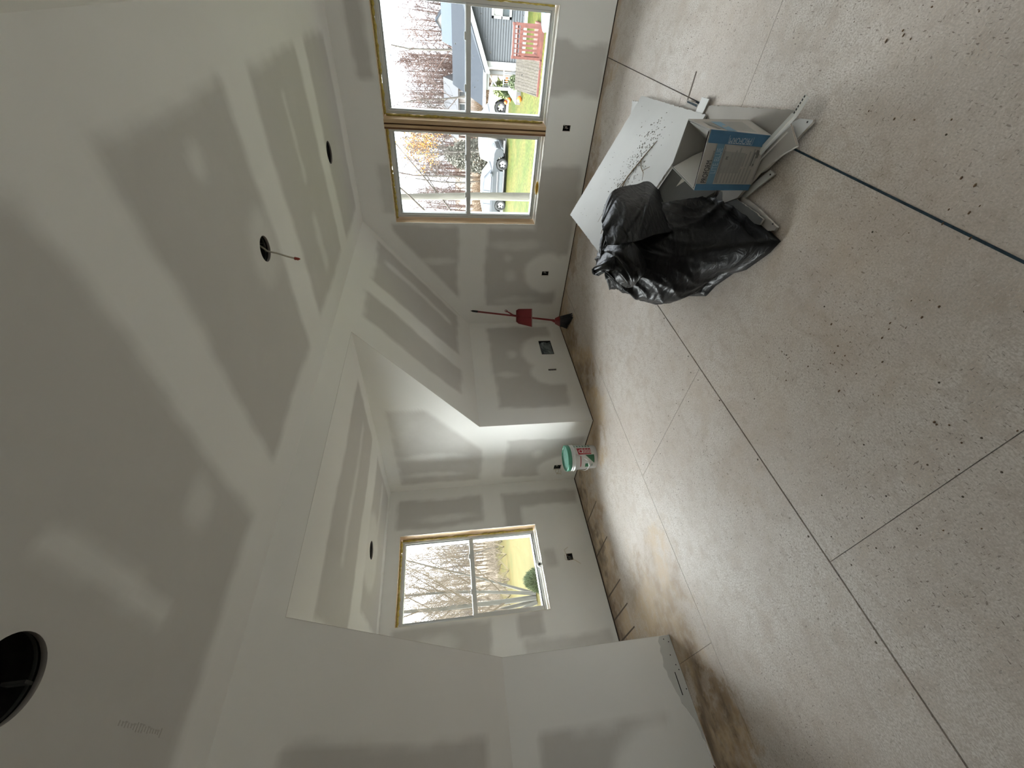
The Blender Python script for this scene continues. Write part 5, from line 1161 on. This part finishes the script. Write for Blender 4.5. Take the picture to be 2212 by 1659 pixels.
# ---- parked vehicles
def vehicle(name, label, loc, rz, col, glass=(.16, .20, .23)):
    t = thing(name, loc, label, 'car'); t.rotation_euler = (0, 0, rz)
    M = mat(name + '_paint', col, .3, .3); MG = mat(name + '_glass', glass, .12, spec=.8); MT = mat(name + '_lower', (.10, .11, .12), .6)
    def loc_(mb, nm, m, par=None, **k_):
        me = mb.mesh(nm, k_.get('smooth', False)); b = bmesh.new(); b.from_mesh(me); bmesh.ops.remove_doubles(b, verts=b.verts, dist=1e-5); bmesh.ops.recalc_face_normals(b, faces=b.faces); b.to_mesh(me); b.free()
        me.materials.append(m); o = bpy.data.objects.new(nm, me); COL.objects.link(o); o.parent = par or t
        if k_.get('bevel'): md = o.modifiers.new('b', 'BEVEL'); md.width = k_['bevel']; md.segments = 2; md.limit_method = 'ANGLE'
        return o
    lower = [(-2.3, .45), (-2.3, .95), (-2.22, 1.06), (1.05, 1.04), (2.0, .96), (2.28, .84), (2.33, .5), (2.2, .32), (1.86, .30), (1.80, .55), (1.62, .74), (1.36, .78), (1.12, .72), (.96, .5), (.94, .28), (-.94, .28), (-.98, .5), (-1.12, .70), (-1.36, .78), (-1.62, .72), (-1.80, .5), (-1.84, .32), (-2.2, .34)]
    loc_(MB().prism([(x, -.92, z) for x, z in lower], (0, 1.84, 0)), 'body', M, bevel=.03)
    roof = [(-2.2, 1.05), (-2.02, 1.60), (-1.75, 1.68), (.0, 1.70), (.38, 1.60), (1.08, 1.04)]
    q = MB(); n = len(roof); a = [(x, -.88 + .14 * max(0, z - 1.05) / .6, z) for x, z in roof]; b_ = [(x, .88 - .14 * max(0, z - 1.05) / .6, z) for x, z in roof]; k0 = len(q.v); q.v += a + b_
    q.f.append(tuple(range(n))); q.f.append(tuple(n + i for i in reversed(range(n)))); [q.f.append((i, (i + 1) % n, n + (i + 1) % n, n + i)) for i in range(n)]
    loc_(q, 'cabin', M, bevel=.04)
    for s in (-1, 1):
        for nm, pts in (('side_window', [(-.35, 1.10), (.88, 1.10), (.36, 1.52), (-.35, 1.58)]), ('side_window', [(-1.25, 1.10), (-.42, 1.10), (-.42, 1.58), (-1.25, 1.58)]), ('side_window', [(-2.02, 1.12), (-1.32, 1.10), (-1.32, 1.58), (-1.88, 1.54)])):
            loc_(MB().prism([(x, s * (.89 - .14 * (z - 1.05) / .6), z) for x, z in pts], (0, s * .012, 0)), nm, MG)
        loc_(MB().box((-.9, s * .92, .30), (.92, s * .94, .52)), 'rocker', MT); loc_(MB().box((-2.2, s * .915, .64), (2.1, s * .935, .70)) if 0 else MB().box((-.85, s * .92, .66), (.9, s * .935, .70)), 'side_moulding', M_TRIM)
        loc_(MB().box((.60, s * .9, 1.04), (.82, s * 1.10, 1.2)), 'mirror', MT, bevel=.03)
        for x in (-1.37, 1.37):
            w = loc_(MB().lathe((x, s * .84, .36), [(.20, -.10), (.36, -.10), (.37, -.06), (.37, .06), (.36, .10), (.20, .10), (.20, -.10)], 28, 'y'), 'tyre', mat('tyre', (.02, .02, .02), .8), smooth=True)
            r_ = MB(); r_.lathe((x, s * .90, .36), [(.195, -.02), (.225, .03), (.205, .035), (.19, .0)], 24, 'y')
            for i in range(5):
                a_ = 2 * pi * i / 5; c_, s_ = cos(a_), sin(a_); px_, pz_ = -s_, c_
                r_.hexa([(x + px_ * .04, s * .92 - .01, .36 + pz_ * .04), (x - px_ * .04, s * .92 - .01, .36 - pz_ * .04), (x + c_ * .21 - px_ * .05, s * .92 - .01, .36 + s_ * .21 - pz_ * .05), (x + c_ * .21 + px_ * .05, s * .92 - .01, .36 + s_ * .21 + pz_ * .05),
                         (x + px_ * .04, s * .92 + .01, .36 + pz_ * .04), (x - px_ * .04, s * .92 + .01, .36 - pz_ * .04), (x + c_ * .21 - px_ * .05, s * .92 + .01, .36 + s_ * .21 - pz_ * .05), (x + c_ * .21 + px_ * .05, s * .92 + .01, .36 + s_ * .21 + pz_ * .05)])
            r_.lathe((x, s * .90, .36), [(.05, .02), (.05, .03), (0, .03)], 12, 'y')
            loc_(r_, 'rim', mat('alloy', (.62, .63, .65), .3, .3), w)
    ws = MB(); ws.prism([(.44, -.70, 1.585), (1.02, -.80, 1.10), (1.02, .80, 1.10), (.44, .70, 1.585)], (.012, 0, .014)); loc_(ws, 'windscreen', MG)
    for i in range(4): loc_(MB().box((2.30, -.6, .56 + i * .075), (2.345, .6, .59 + i * .075)), 'grille_bar', MT)
    for s in (-1, 1): loc_(MB().box((2.16, s * .62, .68), (2.30, s * .90, .84)), 'headlamp', mat('lamp_glass', (.5, .52, .55), .15), bevel=.02)
    loc_(MB().box((2.2, -.9, .34), (2.40, .9, .50)), 'bumper', MT, bevel=.03); loc_(MB().box((-2.38, -.9, .38), (-2.25, .9, .56)), 'bumper', MT, bevel=.03)
    return t
vehicle('silver_car', 'silver sport utility vehicle parked side on beyond the left gable window', (-7.02, 26.6, G), .0, (.085, .09, .10))
vehicle('white_car', 'white sport utility vehicle parked by the far house, seen past the porch', (-4.1, 29.2, G), -.12, (.30, .31, .32), (.14, .17, .19))
# ---- overhead wire
t = thing('overhead_wire', (0, 30, 2.5), 'thin sagging overhead wire crossing the view through both gable windows', 'overhead wire')
MB().tube([(14, 30, 5.3), (6, 30, 4.1), (1.9, 30, 3.19), (-.6, 30, 2.71), (-3.7, 30, 2.32), (-5.4, 30, 2.10), (-8.6, 30, 1.76), (-10.7, 30, 1.59), (-20, 30, .9)], .016, 5).build('wire', mat('old_wire', (.10, .08, .07), .8), t)
for x in (14, -20):
    pass
t = thing('utility_pole', (14, 30, G), 'brown utility pole carrying the overhead wire', 'pole'); MB().tube([(14, 30, G), (14, 30, 5.6)], [.15, .11], 10).build('pole', M_BARK, t)
t = thing('utility_pole', (-20, 30, G), 'second brown utility pole at the lower end of the wire', 'pole'); MB().tube([(-20, 30, G), (-20, 30, 1.2)], [.15, .11], 10).build('pole', M_BARK, t)
